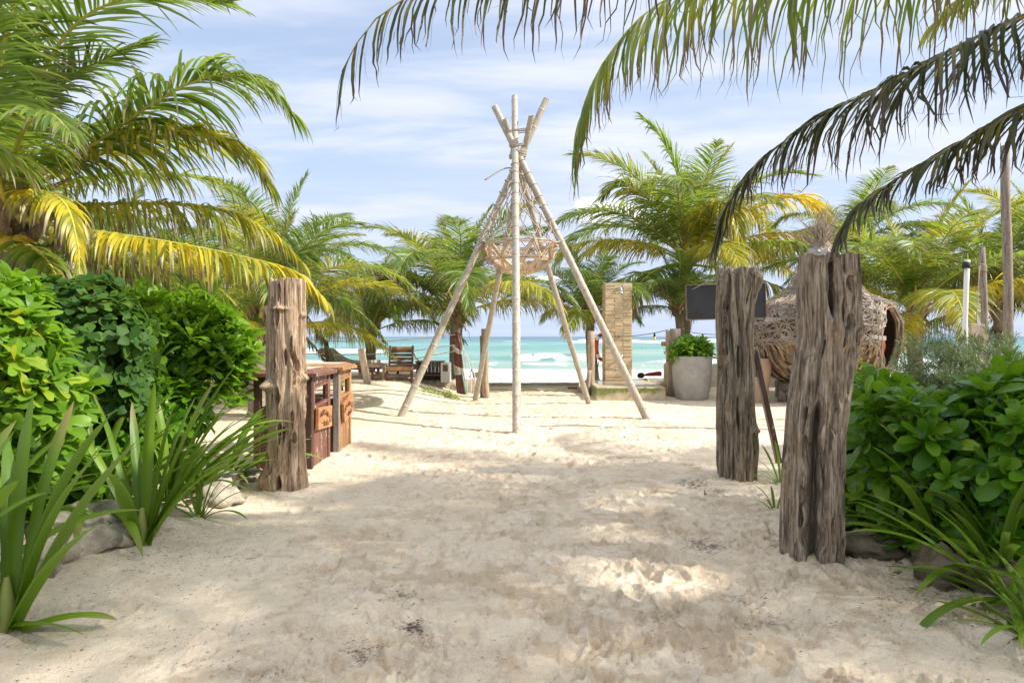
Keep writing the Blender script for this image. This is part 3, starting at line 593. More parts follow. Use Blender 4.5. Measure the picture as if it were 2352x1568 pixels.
for kname, e0, bend, dr, L in (('spear', 84, 30, 0.10, 0.72), ('high', 68, 75, 0.2, 0.92), ('mid', 46, 88, 0.33, 1.0), ('low', 24, 70, 0.5, 0.98), ('hang', -8, 50, 0.8, 0.8), ('dead', -42, 42, 1.1, 0.62)):
    TPL[kname] = []
    for v in range(3):
        TPL[kname].append(frond_mesh('frond_'+kname, arc_path(3.7, e0+random.uniform(-5, 5), bend*random.uniform(0.85, 1.15), sway=random.uniform(-0.35, 0.35)), L=L, n=145, W=0.029, droop=dr, seed=v*7+len(kname)*13, K=4, old=kname in ('dead',), thin=0.04 if kname != 'dead' else 0.3, vee=0.32 if kname in ('spear','high','mid') else 0.1))
def set_color(o, yel, dry=0.0): o.color = (yel, dry, 0, 1)
def build_trunk(root, base, top, r0, r1, bootz=0.7, seed=0, nring=None, boots=True, lean=None):
    rs = random.Random(seed); base = np.array(base, float); top = np.array(top, float); n = 60; q = 18; H = np.linalg.norm(top-base); V = []
    mid = (base+top)/2+np.array([rs.uniform(-.12, .12), rs.uniform(-.12, .12), 0])*H*0.25; path = smooth_path([base, mid, top], n)
    for i in range(n):
        s = i/(n-1); r = r0+(r1-r0)*s; r *= 1+0.35*math.exp(-s*H/0.18); ring = 1+0.05*abs(math.sin(s*H*math.pi/0.11)); r *= ring
        for k in range(q):
            a = 2*math.pi*k/q; rr = r*(1+0.10*(float(vn3(np.array(math.cos(a)*1.3+3), np.array(math.sin(a)*1.3+3), np.array(s*H*4.), seed))-0.5))
            V.append(path[i]+np.array([math.cos(a)*rr, math.sin(a)*rr, 0]))
    F = [(i*q+k, i*q+(k+1) % q, (i+1)*q+(k+1) % q, (i+1)*q+k) for i in range(n-1) for k in range(q)]
    V = np.array(V)-np.array(rootloc(root)); link('trunk', np_mesh('trunk', V, F, True), M_['trunk'], root)
    if boots:       # sheath stubs and fibre round the growing point
        mb = MB(); c = Vector(top)
        for k in range(22):
            a = k*2.4+rs.uniform(-.2, .2); z = -bootz*0.75+bootz*k/20; rr = r1*1.15
            d = Vector((math.cos(a), math.sin(a), 0)); p0 = c+Vector((0, 0, z))+d*rr*0.6; tl = rs.uniform(0.22, 0.5)*(bootz/0.7)
            p1 = p0+d*tl*0.35+Vector((0, 0, tl*0.6)); p2 = p1+d*tl*0.45+Vector((0, 0, tl*0.35))
            mb.tube([p0, p1, p2], [r1*0.75, r1*0.42, r1*0.16], 6, True, True, 0.5)
        for k in range(16):   # ragged fibre flaps
            a = rs.uniform(0, 6.28); d = Vector((math.cos(a), math.sin(a), 0)); z = rs.uniform(-bootz*0.8, 0.1); p0 = c+d*r1*1.1+Vector((0, 0, z)); l = rs.uniform(0.15, 0.4)*(bootz/0.7); t = Vector((-d.y, d.x, 0))*rs.uniform(.03, .09)
            p1 = p0+d*l*0.4+Vector((0, 0, -l*0.3)); p2 = p1+d*l*0.1+Vector((0, 0, -l*0.6)); mb.add([p0-t, p0+t, p1-t*.8, p1+t*.8, p2], [(0,1,3,2), (2,3,4)])
        mb.build('crown_fibre', M_['boot'], root)
def palm(base, top, label, nf=24, scale=1.0, seed=0, yel=0.15, r0=0.14, r1=0.11, spread=('spear','high','high','mid','mid','mid','low','low','low','hang','hang','dead'), coco=0, group='coconut palms along the beach', skip=None, boot=0.7, wind=0.0):
    rs = random.Random(seed); root = thing('coconut_palm', base, label, 'palm tree', group)
    build_trunk(root, base, top, r0, r1, boot*scale, seed)
    for i in range(nf):
        u = (i+0.5)/nf; k = spread[min(int(u*len(spread)), len(spread)-1)]; az = i*2.3999+rs.uniform(-.25, .25)
        az += wind*math.sin(az)*0.0
        if skip and skip(az % (2*math.pi), k): continue
        me = TPL[k][rs.randrange(3)]; o = link('frond', me, None, root)
        s = scale*rs.uniform(0.88, 1.1)*(0.72 if k == 'spear' else 0.9 if k == 'high' else 1.0)
        tp = Vector(top)-Vector(base); zo = (0.10-0.35*u)*scale
        o.location = tp+Vector((math.cos(az)*r1*0.5, math.sin(az)*r1*0.5, zo))
        o.rotation_euler = (rs.uniform(-.12, .12), rs.uniform(-.06, .10), az); o.scale = (s, s, s)
        set_color(o, max(0, yel+rs.uniform(-.12, .22)+(0.15 if k in ('hang', 'low') else 0)), (0.12*rs.random() if k not in ('hang','dead') else 0.1+0.25*rs.random()))
    for k in range(coco):
        a = rs.uniform(0, 6.28); mb = MB(); mb.blob(Vector(top)+Vector((math.cos(a)*0.24, math.sin(a)*0.24, -0.22-rs.random()*0.22)), 0.11, 6, 0.05, k, (1, 1, 1.25)); mb.build('coconut', M_['coconut_g'] if yel < 0.3 else M_['coconut'], root)
    return root
def hero_frond(root, pts, yel=0.2, dry=0.1, old=False, **k):
    off = np.array(rootloc(root)); k.setdefault('n', 105); k.setdefault('K', 6)
    o = link('frond', frond_mesh('frond', [np.array(p)-off for p in pts], old=old, **k), None, root); set_color(o, yel, dry); return o

# left foreground palm, crown just inside the left edge
lb = G(-6.0, 8.2); ltop = P(10, 520, 8.0)
LP = thing('coconut_palm', lb, 'big bright green coconut palm with yellow coconuts at the left edge, behind the round-leaved shrub', 'palm tree', 'coconut palms along the beach')
build_trunk(LP, lb, ltop, 0.24, 0.20, 1.1, 5)
c0 = P(25, 450, 8.0)
for pts, yl, dy, kw in (
    ([c0, P(60, 250, 7.8), P(170, 60, 7.6), P(330, -10, 7.5), P(520, 10, 7.4)], 0.02, 0.0, dict(L=0.95, droop=0.16, vee=0.3)),
    ([c0, P(70, 300, 8.2), P(160, 180, 8.3), P(260, 130, 8.3), P(345, 95, 8.4)], 0.05, 0.0, dict(L=0.75, droop=0.22)),
    ([c0, P(-10, 250, 7.6), P(20, 60, 7.2), P(90, -120, 7.0), P(200, -260, 6.8)], 0.0, 0.0, dict(L=0.85, droop=0.2)),
    ([c0, P(-60, 280, 7.2), P(-70, 60, 6.6), P(-20, -150, 6.2)], 0.05, 0.0, dict(L=0.95, droop=0.35)),
    ([P(40, 430, 8.0), P(200, 340, 7.8), P(380, 220, 7.7), P(500, 172, 7.7), P(600, 190, 7.8), P(672, 262, 7.9)], 0.12, 0.0, dict(L=1.1, droop=0.5, W=0.042, n=135)),
    ([P(40, 450, 8.0), P(180, 375, 8.2), P(330, 322, 8.3), P(450, 308, 8.3), P(560, 345, 8.4), P(612, 420, 8.4)], 0.42, 0.06, dict(L=1.12, droop=0.5, W=0.046, n=135)),
    ([P(40, 470, 8.0), P(200, 470, 8.3), P(380, 468, 8.5), P(520, 485, 8.6), P(620, 530, 8.7), P(690, 600, 8.8)], 0.42, 0.1, dict(L=0.9, droop=0.9, n=125)),
    ([P(50, 500, 7.9), P(190, 528, 7.6), P(380, 555, 7.4), P(560, 590, 7.3), P(680, 625, 7.3), P(745, 690, 7.3)], 0.58, 0.10, dict(L=0.72, droop=1.2, W=0.036, n=135)),
    ([P(40, 500, 8.1), P(160, 560, 8.6), P(330, 610, 9.0), P(480, 650, 9.2), P(560, 720, 9.3)], 0.25, 0.25, dict(L=0.7, droop=1.1)),
    ([P(30, 480, 7.9), P(90, 440, 7.2), P(150, 470, 6.8), P(178, 560, 6.6), P(182, 620, 6.5)], 0.60, 0.2, dict(L=0.55, droop=1.2)),
    ([P(30, 450, 8.0), P(110, 350, 8.8), P(250, 280, 9.4), P(380, 290, 9.8), P(460, 340, 10.0)], 0.12, 0.0, dict(L=0.75, droop=0.4)),
    ([P(40, 470, 8.1), P(160, 420, 9.0), P(330, 400, 9.8), P(500, 420, 10.2), P(620, 500, 10.4)], 0.25, 0.1, dict(L=0.75, droop=0.6)),
    ([P(10, 460, 8.0), P(-100, 420, 7.6), P(-260, 420, 7.2), P(-400, 520, 7.0)], 0.3, 0.0, dict(L=0.8, droop=0.6)),
    ([P(10, 450, 8.0), P(-120, 250, 8.4), P(-300, 160, 8.8)], 0.1, 0.0, dict(L=0.8, droop=0.4)),
    ([P(10, 430, 8.0), P(30, 200, 8.3), P(110, 20, 8.6), P(200, -80, 8.8)], 0.05, 0.0, dict(L=0.8, droop=0.25)),
    ([P(20, 470, 8.0), P(30, 370, 7.2), P(60, 290, 6.5), P(110, 260, 6.0), P(160, 300, 5.6)], 0.15, 0.0, dict(L=0.7, droop=0.5)),
    ([P(20, 480, 8.0), P(-10, 390, 7.0), P(-40, 340, 6.2), P(-50, 360, 5.6)], 0.3, 0.0, dict(L=0.75, droop=0.6)),
    ([P(40, 520, 8.2), P(200, 590, 9.2), P(400, 640, 10.0), P(560, 700, 10.4)], 0.2, 0.35, dict(L=0.75, droop=1.2)),
    ([P(40, 500, 8.3), P(140, 480, 9.4), P(300, 500, 10.6), P(440, 560, 11.2)], 0.1, 0.1, dict(L=0.85, droop=0.8)),
    ([P(10, 540, 8.0), P(60, 560, 7.5), P(110, 600, 7.0), P(150, 680, 6.7)], 0.3, 0.35, dict(L=0.6, droop=1.2))):
    hero_frond(LP, pts, yl, dy, seed=int(abs(pts[-1][0]*100)), r0=0.035, **kw)
for k, (u, v) in enumerate(((22, 572), (48, 568), (62, 578), (8, 590), (40, 600), (85, 592), (-8, 560))):
    mb = MB(); mb.blob(P(u, v, 7.55+0.05*(k % 3)), 0.125, 7, 0.05, k, (0.95, 0.95, 1.2)); mb.build('coconut', M_['coconut'], LP)

# palms of the middle distance
SM = ('spear','high','high','high','mid','mid','mid','mid','low','low')
def pbase(x, y): return G(x, y, -0.08)
palm(pbase(-4.95, 13.4), P(593, 735, 13.4), 'stocky coconut palm with bright yellow leaf stems and green coconuts behind the left driftwood post', 18, 0.9, 3, 0.22, 0.20, 0.15, coco=4, boot=0.85, spread=SM)
palm(pbase(-5.9, 15.2), P(635, 640, 15.2), 'taller dark green palm rising behind the yellow-stemmed palm on the left', 18, 0.84, 4, -0.05, 0.15, 0.12)
palm(pbase(-4.4, 20.9), P(852, 745, 20.9), 'small palm behind the side table and leaning plank', 17, 0.9, 6, 0.08, 0.17, 0.14, spread=SM)
palm(pbase(-1.65, 20.4), P(1050, 700, 20.4), 'full green palm beside the thick dark red rope post', 23, 1.22, 8, 0.18, 0.19, 0.17, spread=SM)
palm(pbase(2.65, 22.0), P(1352, 718, 22.0), 'dark small palm left of the stone shower column', 17, 0.86, 9, 0.05, 0.19, 0.13, spread=SM)
palm(pbase(5.55, 21.8), P(1556, 700, 21.8), 'slender palm behind the grey logs by the cement planter', 16, 0.72, 10, 0.0, 0.14, 0.12, spread=SM)
palm(pbase(6.0, 23.6), P(1578, 585, 23.6), 'tall palm with yellowing fronds above the black board', 23, 1.48, 12, 0.24, 0.15, 0.14, spread=('spear','high','high','mid','mid','mid','mid','low','low','low','hang','hang'))
YP = bpy.data.objects[[o.name for o in bpy.data.objects if 'above the black board' in str(o.get('label', ''))][0]]
for pts, yl, kw in (([P(1595, 590, 23.5), P(1700, 500, 23.0), P(1800, 455, 22.6), P(1880, 475, 22.4), P(1918, 545, 22.3)], 0.95, dict(L=1.5, droop=0.5, W=0.06)),
        ([P(1595, 600, 23.5), P(1720, 560, 22.6), P(1830, 560, 22.0), P(1900, 600, 21.8), P(1935, 660, 21.6)], 1.0, dict(L=1.5, droop=0.8, W=0.06)),
        ([P(1590, 600, 23.5), P(1630, 500, 22.4), P(1665, 460, 21.6), P(1690, 500, 21.0), P(1700, 570, 20.8)], 0.55, dict(L=1.4, droop=0.8, W=0.06)),
        ([P(1560, 580, 23.5), P(1500, 470, 23), P(1430, 420, 22.6), P(1385, 450, 22.3)], 0.35, dict(L=1.5, droop=0.4, W=0.06)),
        ([P(1580, 600, 23.5), P(1560, 420, 23.6), P(1520, 320, 23.7), P(1480, 275, 23.8)], 0.05, dict(L=1.4, droop=0.25, W=0.06))):
    hero_frond(YP, pts, yl, 0.0, seed=int(pts[-1][0]*31), r0=0.06, n=120, K=5, **kw)
palm(pbase(11.6, 19.5), P(2105, 690, 19.5), 'broad palm with drooping glossy fronds right of the woven nest', 21, 1.25, 14, 0.24, 0.2, 0.17, spread=('spear','high','high','mid','mid','mid','mid','low','low','hang'))
palm(pbase(14.9, 21.0), P(2290, 680, 21.0), 'palm standing behind the two tall wooden poles on the right', 19, 1.28, 15, 0.18, 0.2, 0.16, spread=('spear','high','high','mid','mid','mid','low','low','hang'))
palm(pbase(11.6, 24.0), P(1960, 560, 23.5), 'faint distant palm between the yellowing palm and the broad palm', 16, 0.95, 16, 0.12, 0.16, 0.12)
palm(pbase(16.6, 21.0), P(2400, 600, 21.0), 'distant palm at the right edge with its trunk outside the picture', 19, 1.1, 17, 0.25, 0.18, 0.14)
palm(pbase(-9.8, 16.0), P(230, 640, 16.0), 'palm hidden behind the big left palm and the shrubs', 18, 0.9, 18, 0.1, 0.18, 0.14)
palm(pbase(-8.0, 19.5), P(520, 690, 19.5), 'low palm whose dry fronds hang behind the left shrubs', 16, 1.0, 19, 0.2, 0.16, 0.13, spread=('high','mid','mid','low','low','low','hang','hang','hang','dead'))

# overhanging palm on the right: trunk outside the picture, old fronds, some coloured darker as if backlit, reach in
OB = G(6.0, 4.7); OC = P(3050, -190, 5.0)
OP = thing('coconut_palm', OB, 'old palm whose dark ragged fronds hang into the top right of the picture', 'palm tree', 'coconut palms along the beach')
build_trunk(OP, OB, OC-np.array([0, 0, 0.2]), 0.19, 0.15, 0.9, 23)
for pts, yl, dy, old, kw in (
    ([OC, P(2600, -260, 4.9), P(2150, -170, 4.8), P(1750, -85, 4.75), P(1520, 5, 4.7), P(1410, 110, 4.65), P(1350, 215, 4.65), P(1320, 330, 4.65)], 0.30, 0.16, False, dict(L=1.15, droop=1.5, W=0.026, curl=0.4, n=165, vee=-0.2)),
    ([OC, P(2600, -520, 4.3), P(2000, -470, 4.0), P(1500, -170, 3.8), P(1120, -75, 3.7), P(915, 5, 3.7), P(830, 85, 3.7), P(785, 165, 3.7)], 0.25, 0.30, True, dict(L=0.98, droop=1.7, W=0.020, curl=0.55, n=150, thin=0.2, vee=-0.3)),
    ([OC, P(2700, -90, 5.0), P(2352, 35, 5.05), P(2060, 180, 5.1), P(1850, 290, 5.15), P(1730, 390, 5.2), P(1672, 470, 5.2), P(1655, 530, 5.2)], 0.22, 0.20, True, dict(L=1.0, droop=1.0, W=0.029, curl=0.5, n=165, thin=0.08)),
    ([OC, P(2800, 60, 4.6), P(2500, 190, 4.5), P(2300, 275, 4.5), P(2140, 365, 4.5), P(2030, 430, 4.55), P(1965, 485, 4.55), P(1940, 520, 4.6)], 0.25, 0.22, True, dict(L=0.80, droop=0.9, W=0.029, curl=0.5, n=160, thin=0.08)),
    ([OC, P(2900, -330, 5.6), P(2600, -260, 6.0), P(2380, -130, 6.3), P(2210, 0, 6.4), P(2150, 60, 6.4)], 0.4, 0.05, False, dict(L=0.85, droop=0.7, W=0.04, curl=0.35)),
    ([OC, P(2800, -480, 5.2), P(2500, -420, 5.6), P(2150, -250, 5.8), P(1900, -150, 5.9)], 0.25, 0.1, False, dict(L=0.8, droop=0.8, curl=0.4)),
    ([OC, OC+np.array([0.9, -0.6, 0.7]), OC+np.array([2.4, -1.6, 0.6]), OC+np.array([3.4, -2.2, -0.4])], 0.1, 0, False, dict(L=0.9, droop=0.5)),
    ([OC, OC+np.array([0.2, -1.0, 0.8]), OC+np.array([-0.6, -2.6, 0.8]), OC+np.array([-1.2, -3.8, 0.1])], 0.1, 0, False, dict(L=0.9, droop=0.5)),
    ([OC, OC+np.array([-0.7, -0.9, 0.9]), OC+np.array([-2.2, -2.0, 1.0]), OC+np.array([-3.4, -2.8, 0.3])], 0.1, 0, False, dict(L=0.9, droop=0.5)),
    ([OC, OC+np.array([1.0, 0.6, 0.6]), OC+np.array([2.4, 1.4, 0.5]), OC+np.array([3.4, 1.9, -0.3])], 0.1, 0, False, dict(L=0.9, droop=0.5))):
    hero_frond(OP, pts, yl, dy, old, seed=int(abs(pts[-1][0]*77)), r0=0.028, **dict(dict(K=8), **kw))
for k, (x, y, h, sc, nf, lb_) in enumerate(((9.0, 2.2, 7.0, 1.15, 15, 'tall palm beyond the right edge that shades the sand path'),
        (10.2, 6.2, 6.6, 1.1, 11, 'palm beyond the right edge behind the old ragged palm'),
        (5.0, -0.6, 6.6, 1.1, 10, 'palm standing behind the camera to the right'))):
    palm(pbase(x, y), (x+0.3, y, h), lb_, nf, sc, 40+k, 0.1, 0.18, 0.14, group='palms outside the right edge')
# ------------------------------------------------------------------ driftwood posts
def driftwood(name, d, prof, label, mat, seed, pits=(), knobs=(), grooves=1.0, npit=34, nt=300, nz=520):
    """prof: (v, u left, u right) rows of the outline seen from the path at distance d"""
    pr = np.array(sorted(prof, key=lambda r: -r[0]), float); zz = CAMZ+(772-pr[:, 0])/1568*d; x0 = (pr[:, 1]-1176)/1568*d; x1 = (pr[:, 2]-1176)/1568*d
    zb, zt = zz[0]-0.12, zz[-1]; z = np.linspace(zb, zt, nz); cx = np.interp(z, zz, (x0+x1)/2); hw = np.interp(z, zz, (x1-x0)/2)
    k = np.ones(25)/25; pad = lambda a: np.convolve(np.r_[[a[0]]*12, a, [a[-1]]*12], k, 'valid'); cx = pad(cx); hw = pad(hw)
    th = np.linspace(0, 2*np.pi, nt, endpoint=False); TH, Z = np.meshgrid(th, z); HW = np.repeat(hw[:, None], nt, 1); CX = np.repeat(cx[:, None], nt, 1)
    c, s = np.cos(TH), np.sin(TH); wx = 0.5*(fbm3(c*1.2, s*1.2, Z*0.9, seed+50, 3)-0.5)
    lob = fbm3(c*1.6+wx, s*1.6+wx, Z*0.35, seed, 2)-0.5; flu = fbm3(c*2.9+wx*3, s*2.9+wx*3, Z*0.75, seed+1, 2); fin = fbm3(c*11+wx*6, s*11+wx*6, Z*1.6, seed+2, 3)
    rid = 1-np.abs(2*flu-1); g = ss(0.72, 0.97, rid)
    r = HW*(1+0.22*lob+0.10*(flu-0.5))*0.97-0.032*grooves*g+0.012*(fin-0.5)
    vf = fbm3(c*26, s*26, Z*4.0, seed+3, 2); r += 0.005*(vf-0.5)
    rs = np.random.RandomState(seed); allp = list(pits)
    for i in range(npit): allp.append((rs.uniform(0, 2*np.pi), rs.uniform(zb+0.1, zt-0.15), rs.uniform(0.010, 0.026), rs.uniform(0.05, 0.17), rs.uniform(0.05, 0.11)))
    def wrap(a): return (a+np.pi) % (2*np.pi)-np.pi
    for (tc, zc, w, h, dp) in allp:
        dx = wrap(TH-tc-0.25*wx)*HW/(w*(1+0.35*np.sin(Z*23+tc*5))); dz = (Z-zc)/h; q = np.sqrt(dx*dx+dz*dz)
        r += -dp*ss(1.0, 0.72, q)+0.006*np.exp(-((q-1.25)/0.25)**2)
    for (tc, zc, w, h, am) in knobs:
        dx = wrap(TH-tc)*HW/w; dz = (Z-zc)/h; r += am*np.exp(-(dx*dx+dz*dz)*1.2)*(0.75+0.7*fbm3(c*9, s*9, Z*14, seed+9, 3))
    r = np.maximum(r, 0.03)
    cy = d+0.0
    top = 0.02*(fbm3(c*5, s*5, Z*0, seed+6, 3)-0.5)-0.03*ss(0.75, 0.97, rid)
    Zt = Z+top*ss(zt-0.10, zt, Z)
    V = np.stack([CX+r*c, cy+hw.max()*0+r*s*0.96, Zt], -1)
    F = []; idx = np.arange(nz*nt).reshape(nz, nt); nx = np.roll(idx, -1, 1)
    F = np.stack([idx[:-1], nx[:-1], nx[1:], idx[1:]], -1).reshape(-1, 4)
    Vs = [V.reshape(-1, 3)]; last = idx[-1]; n = nz*nt; ctr = np.array([cx[-1], cy, zt-0.012])
    for f in (0.93, 0.75, 0.5, 0.22, 0.02):    # sawn top with a low rim
        ring = ctr+(V[-1]-ctr)*f; ring[:, 2] = zt-0.004-0.018*(1-f)+0.012*(fbm2(ring[:, 0]*18, ring[:, 1]*18, seed, 3)-0.5) if f < 0.9 else V[-1][:, 2]
        cur = np.arange(n, n+nt); n += nt; Vs.append(ring); F = np.vstack([F, np.stack([last, np.roll(last, -1), np.roll(cur, -1), cur], -1)]); last = cur
    V = np.vstack(Vs); me = np_mesh(name, V-np.array([cx[0], cy, zb]), F, True); o = link(name, me, mat); o.location = (cx[0], cy, zb); tag(o, label, 'wooden post', 'driftwood posts flanking the path'); return o
FR = -math.pi/2     # side of a post that faces the path
def zv(v, d): return CAMZ+(772-v)/1568*d
D1 = 7.05
driftwood('driftwood_post', D1, [(641, 619, 700), (700, 616, 700), (720, 612, 701), (790, 613, 700), (860, 612, 702), (930, 611, 700), (1000, 612, 702), (1060, 609, 703), (1100, 600, 706), (1130, 600, 709)],
    'brown weathered trunk post with round knobs in front of the trash bins', M_['driftwood_l'], 3,
    pits=[(FR-0.15, zv(730, D1), .020, .12, .08), (FR+0.75, zv(830, D1), .022, .17, .10), (FR-0.15, zv(675, D1), .016, .10, .06), (FR+0.28, zv(820, D1), .016, .09, .07), (FR-0.45, zv(920, D1), .018, .09, .08), (FR-0.05, zv(990, D1), .022, .12, .1), (FR+0.05, zv(1110, D1), .026, .13, .16), (FR+0.5, zv(1020, D1), .016, .08, .07), (FR-0.4, zv(1070, D1), .016, .06, .06), (FR+0.6, zv(960, D1), .016, .1, .06), (FR-0.7, zv(1040, D1), .016, .07, .06)],
    knobs=[(FR-1.35, zv(712, D1), .07, .05, .06), (FR-0.05, zv(710, D1), .08, .022, .05), (FR-0.75, zv(885, D1), .075, .05, .075), (FR+1.3, zv(868, D1), .05, .05, .055), (FR+1.3, zv(725, D1), .04, .03, .04), (FR-1.0, zv(1095, D1), .09, .08, .05), (FR-0.3, zv(1085, D1), .06, .05, .02)], npit=30, grooves=0.6)
D2 = 7.55
driftwood('driftwood_post', D2, [(616, 1646, 1742), (650, 1645, 1748), (668, 1644, 1744), (700, 1642, 1734), (760, 1643, 1731), (850, 1647, 1732), (930, 1644, 1733), (985, 1645, 1738), (1020, 1645, 1742), (1060, 1644, 1742), (1105, 1646, 1743)],
    'grey ridged trunk post in front of the black board', M_['driftwood_r'], 8,
    pits=[(FR-0.75, zv(690, D2), .030, .32, .08), (FR-0.1, zv(830, D2), .022, .20, .09), (FR+0.45, zv(760, D2), .024, .20, .08), (FR-0.15, zv(950, D2), .022, .22, .09), (FR-0.8, zv(880, D2), .02, .2, .06), (FR+0.8, zv(930, D2), .018, .2, .06), (FR+0.3, zv(640, D2), .016, .12, .05), (FR+0.6, zv(1060, D2), .016, .14, .06), (FR-0.5, zv(1050, D2), .014, .14, .05)],
    knobs=[(FR+1.15, zv(640, D2), .07, .09, .05), (FR+0.85, zv(985, D2), .08, .045, .05), (FR+1.2, zv(660, D2), .04, .04, .03)], grooves=1.5, npit=40)
D3 = 4.85
driftwood('driftwood_post', D3, [(587, 1829, 1971), (640, 1826, 1972), (700, 1829, 1975), (760, 1833, 1974), (790, 1829, 1970), (830, 1820, 1962), (880, 1814, 1956), (940, 1806, 1948), (1000, 1802, 1942), (1080, 1796, 1940), (1160, 1793, 1938), (1230, 1790, 1937), (1292, 1792, 1936)],
    'largest grey trunk post with a deep split at its foot beside the right hedge', M_['driftwood_r'], 15,
    pits=[(FR-0.28, zv(665, D3), .026, .22, .15), (FR+0.42, zv(690, D3), .013, .14, .07), (FR+0.05, zv(715, D3), .014, .09, .08), (FR+0.15, zv(610, D3), .012, .08, .05), (FR+0.7, zv(650, D3), .012, .10, .05), (FR+0.85, zv(780, D3), .022, .09, .10), (FR+0.55, zv(870, D3), .020, .10, .09), (FR+0.2, zv(960, D3), .014, .10, .08), (FR-0.75, zv(960, D3), .016, .10, .08), (FR-0.5, zv(800, D3), .010, .07, .05),
          (FR-0.42, zv(1095, D3), .05, .60, .20), (FR-0.38, zv(1235, D3), .062, .36, .20), (FR-0.12, zv(1060, D3), .014, .17, .09), (FR+0.35, zv(1080, D3), .012, .16, .06), (FR+0.2, zv(1200, D3), .012, .10, .05), (FR+0.5, zv(1220, D3), .010, .10, .05)],
    knobs=[(FR-0.25, zv(990, D3), .05, .08, .02), (FR+1.2, zv(750, D3), .05, .10, .03)], grooves=1.0, npit=46, nt=360, nz=680)

# ------------------------------------------------------------------ foliage
def leaf_np(L, W, rows=5, cols=2, widest=0.65, curl=0.5, fold=0.25, tipw=0.25, basew=0.18, wav=0.0, seed=0):
    """leaf along +x, its upper side towards +z"""
    s = np.linspace(0, 1, rows+1); w = np.interp(s, [0, widest*0.45, widest, (1+widest)/2, 1], [basew, basew+(1-basew)*0.55, 1, 0.86, tipw])*W/2
    e = curl*s; x = np.r_[0, np.cumsum(np.cos((e[1:]+e[:-1])/2))]*L/rows; z = -np.r_[0, np.cumsum(np.sin((e[1:]+e[:-1])/2))]*L/rows
    V = []; info = []; rs = np.random.RandomState(seed)
    for i in range(rows+1):
        for j in range(cols+1):
            t = -1+2*j/cols; V.append((x[i], t*w[i], z[i]+abs(t)*fold*w[i]+wav*W*rs.uniform(-1, 1)*(abs(t) > .5))); info.append((s[i]*0.72, 0.5, s[i], 1))
    F = [(i*(cols+1)+j, (i+1)*(cols+1)+j, (i+1)*(cols+1)+j+1, i*(cols+1)+j+1) for i in range(rows) for j in range(cols)]
    return np.array(V), np.array(F)[:, ::-1], np.array(info)
def frames(dirs, ups, pos, scl, roll):
    X = dirs/np.linalg.norm(dirs, axis=1)[:, None]; Y = np.cross(ups, X); nn = np.linalg.norm(Y, axis=1); Y[nn < 1e-3] = np.array([0, 1, 0.]); Y /= np.maximum(np.linalg.norm(Y, axis=1), 1e-6)[:, None]; Z = np.cross(X, Y)
    c, s = np.cos(roll)[:, None], np.sin(roll)[:, None]; Y2 = Y*c+Z*s; Z2 = -Y*s+Z*c
    M = np.zeros((len(pos), 4, 4)); M[:, :3, 0] = X*scl[:, None]; M[:, :3, 1] = Y2*scl[:, None]; M[:, :3, 2] = Z2*scl[:, None]; M[:, :3, 3] = pos; M[:, 3, 3] = 1; return M
def rosettes(pos, axis, nl, lo, hi, seed, scale=(0.75, 1.15)):
    rs = np.random.RandomState(seed); D = []; U = []; Ps = []; S = []
    for p, a in zip(pos, axis):
        a = a/np.linalg.norm(a); t1 = np.cross(a, [0.3, 0.2, 1.0]); t1 /= np.linalg.norm(t1)+1e-9; t2 = np.cross(a, t1); n = rs.randint(nl-2, nl+3); ph = rs.rand()*6.28; sc = rs.uniform(*scale)
        for k in range(n):
            f = (k+0.5)/n; an = ph+k*2.4; el = math.radians(hi+(lo-hi)*f)+rs.normal(0, 0.12)   # inner leaves stand up, outer ones spread
            rad = t1*math.cos(an)+t2*math.sin(an); d = a*math.sin(el)+rad*math.cos(el); u = a*math.cos(el)-rad*math.sin(el)
            D.append(d); U.append(u); Ps.append(p-a*0.035*f*2+rad*0.006); S.append(sc*(0.62+0.42*min(1, f*1.6))*rs.uniform(0.85, 1.1))
    n = len(D); return frames(np.array(D), np.array(U), np.array(Ps), np.array(S), rs.normal(0, 0.25, n))
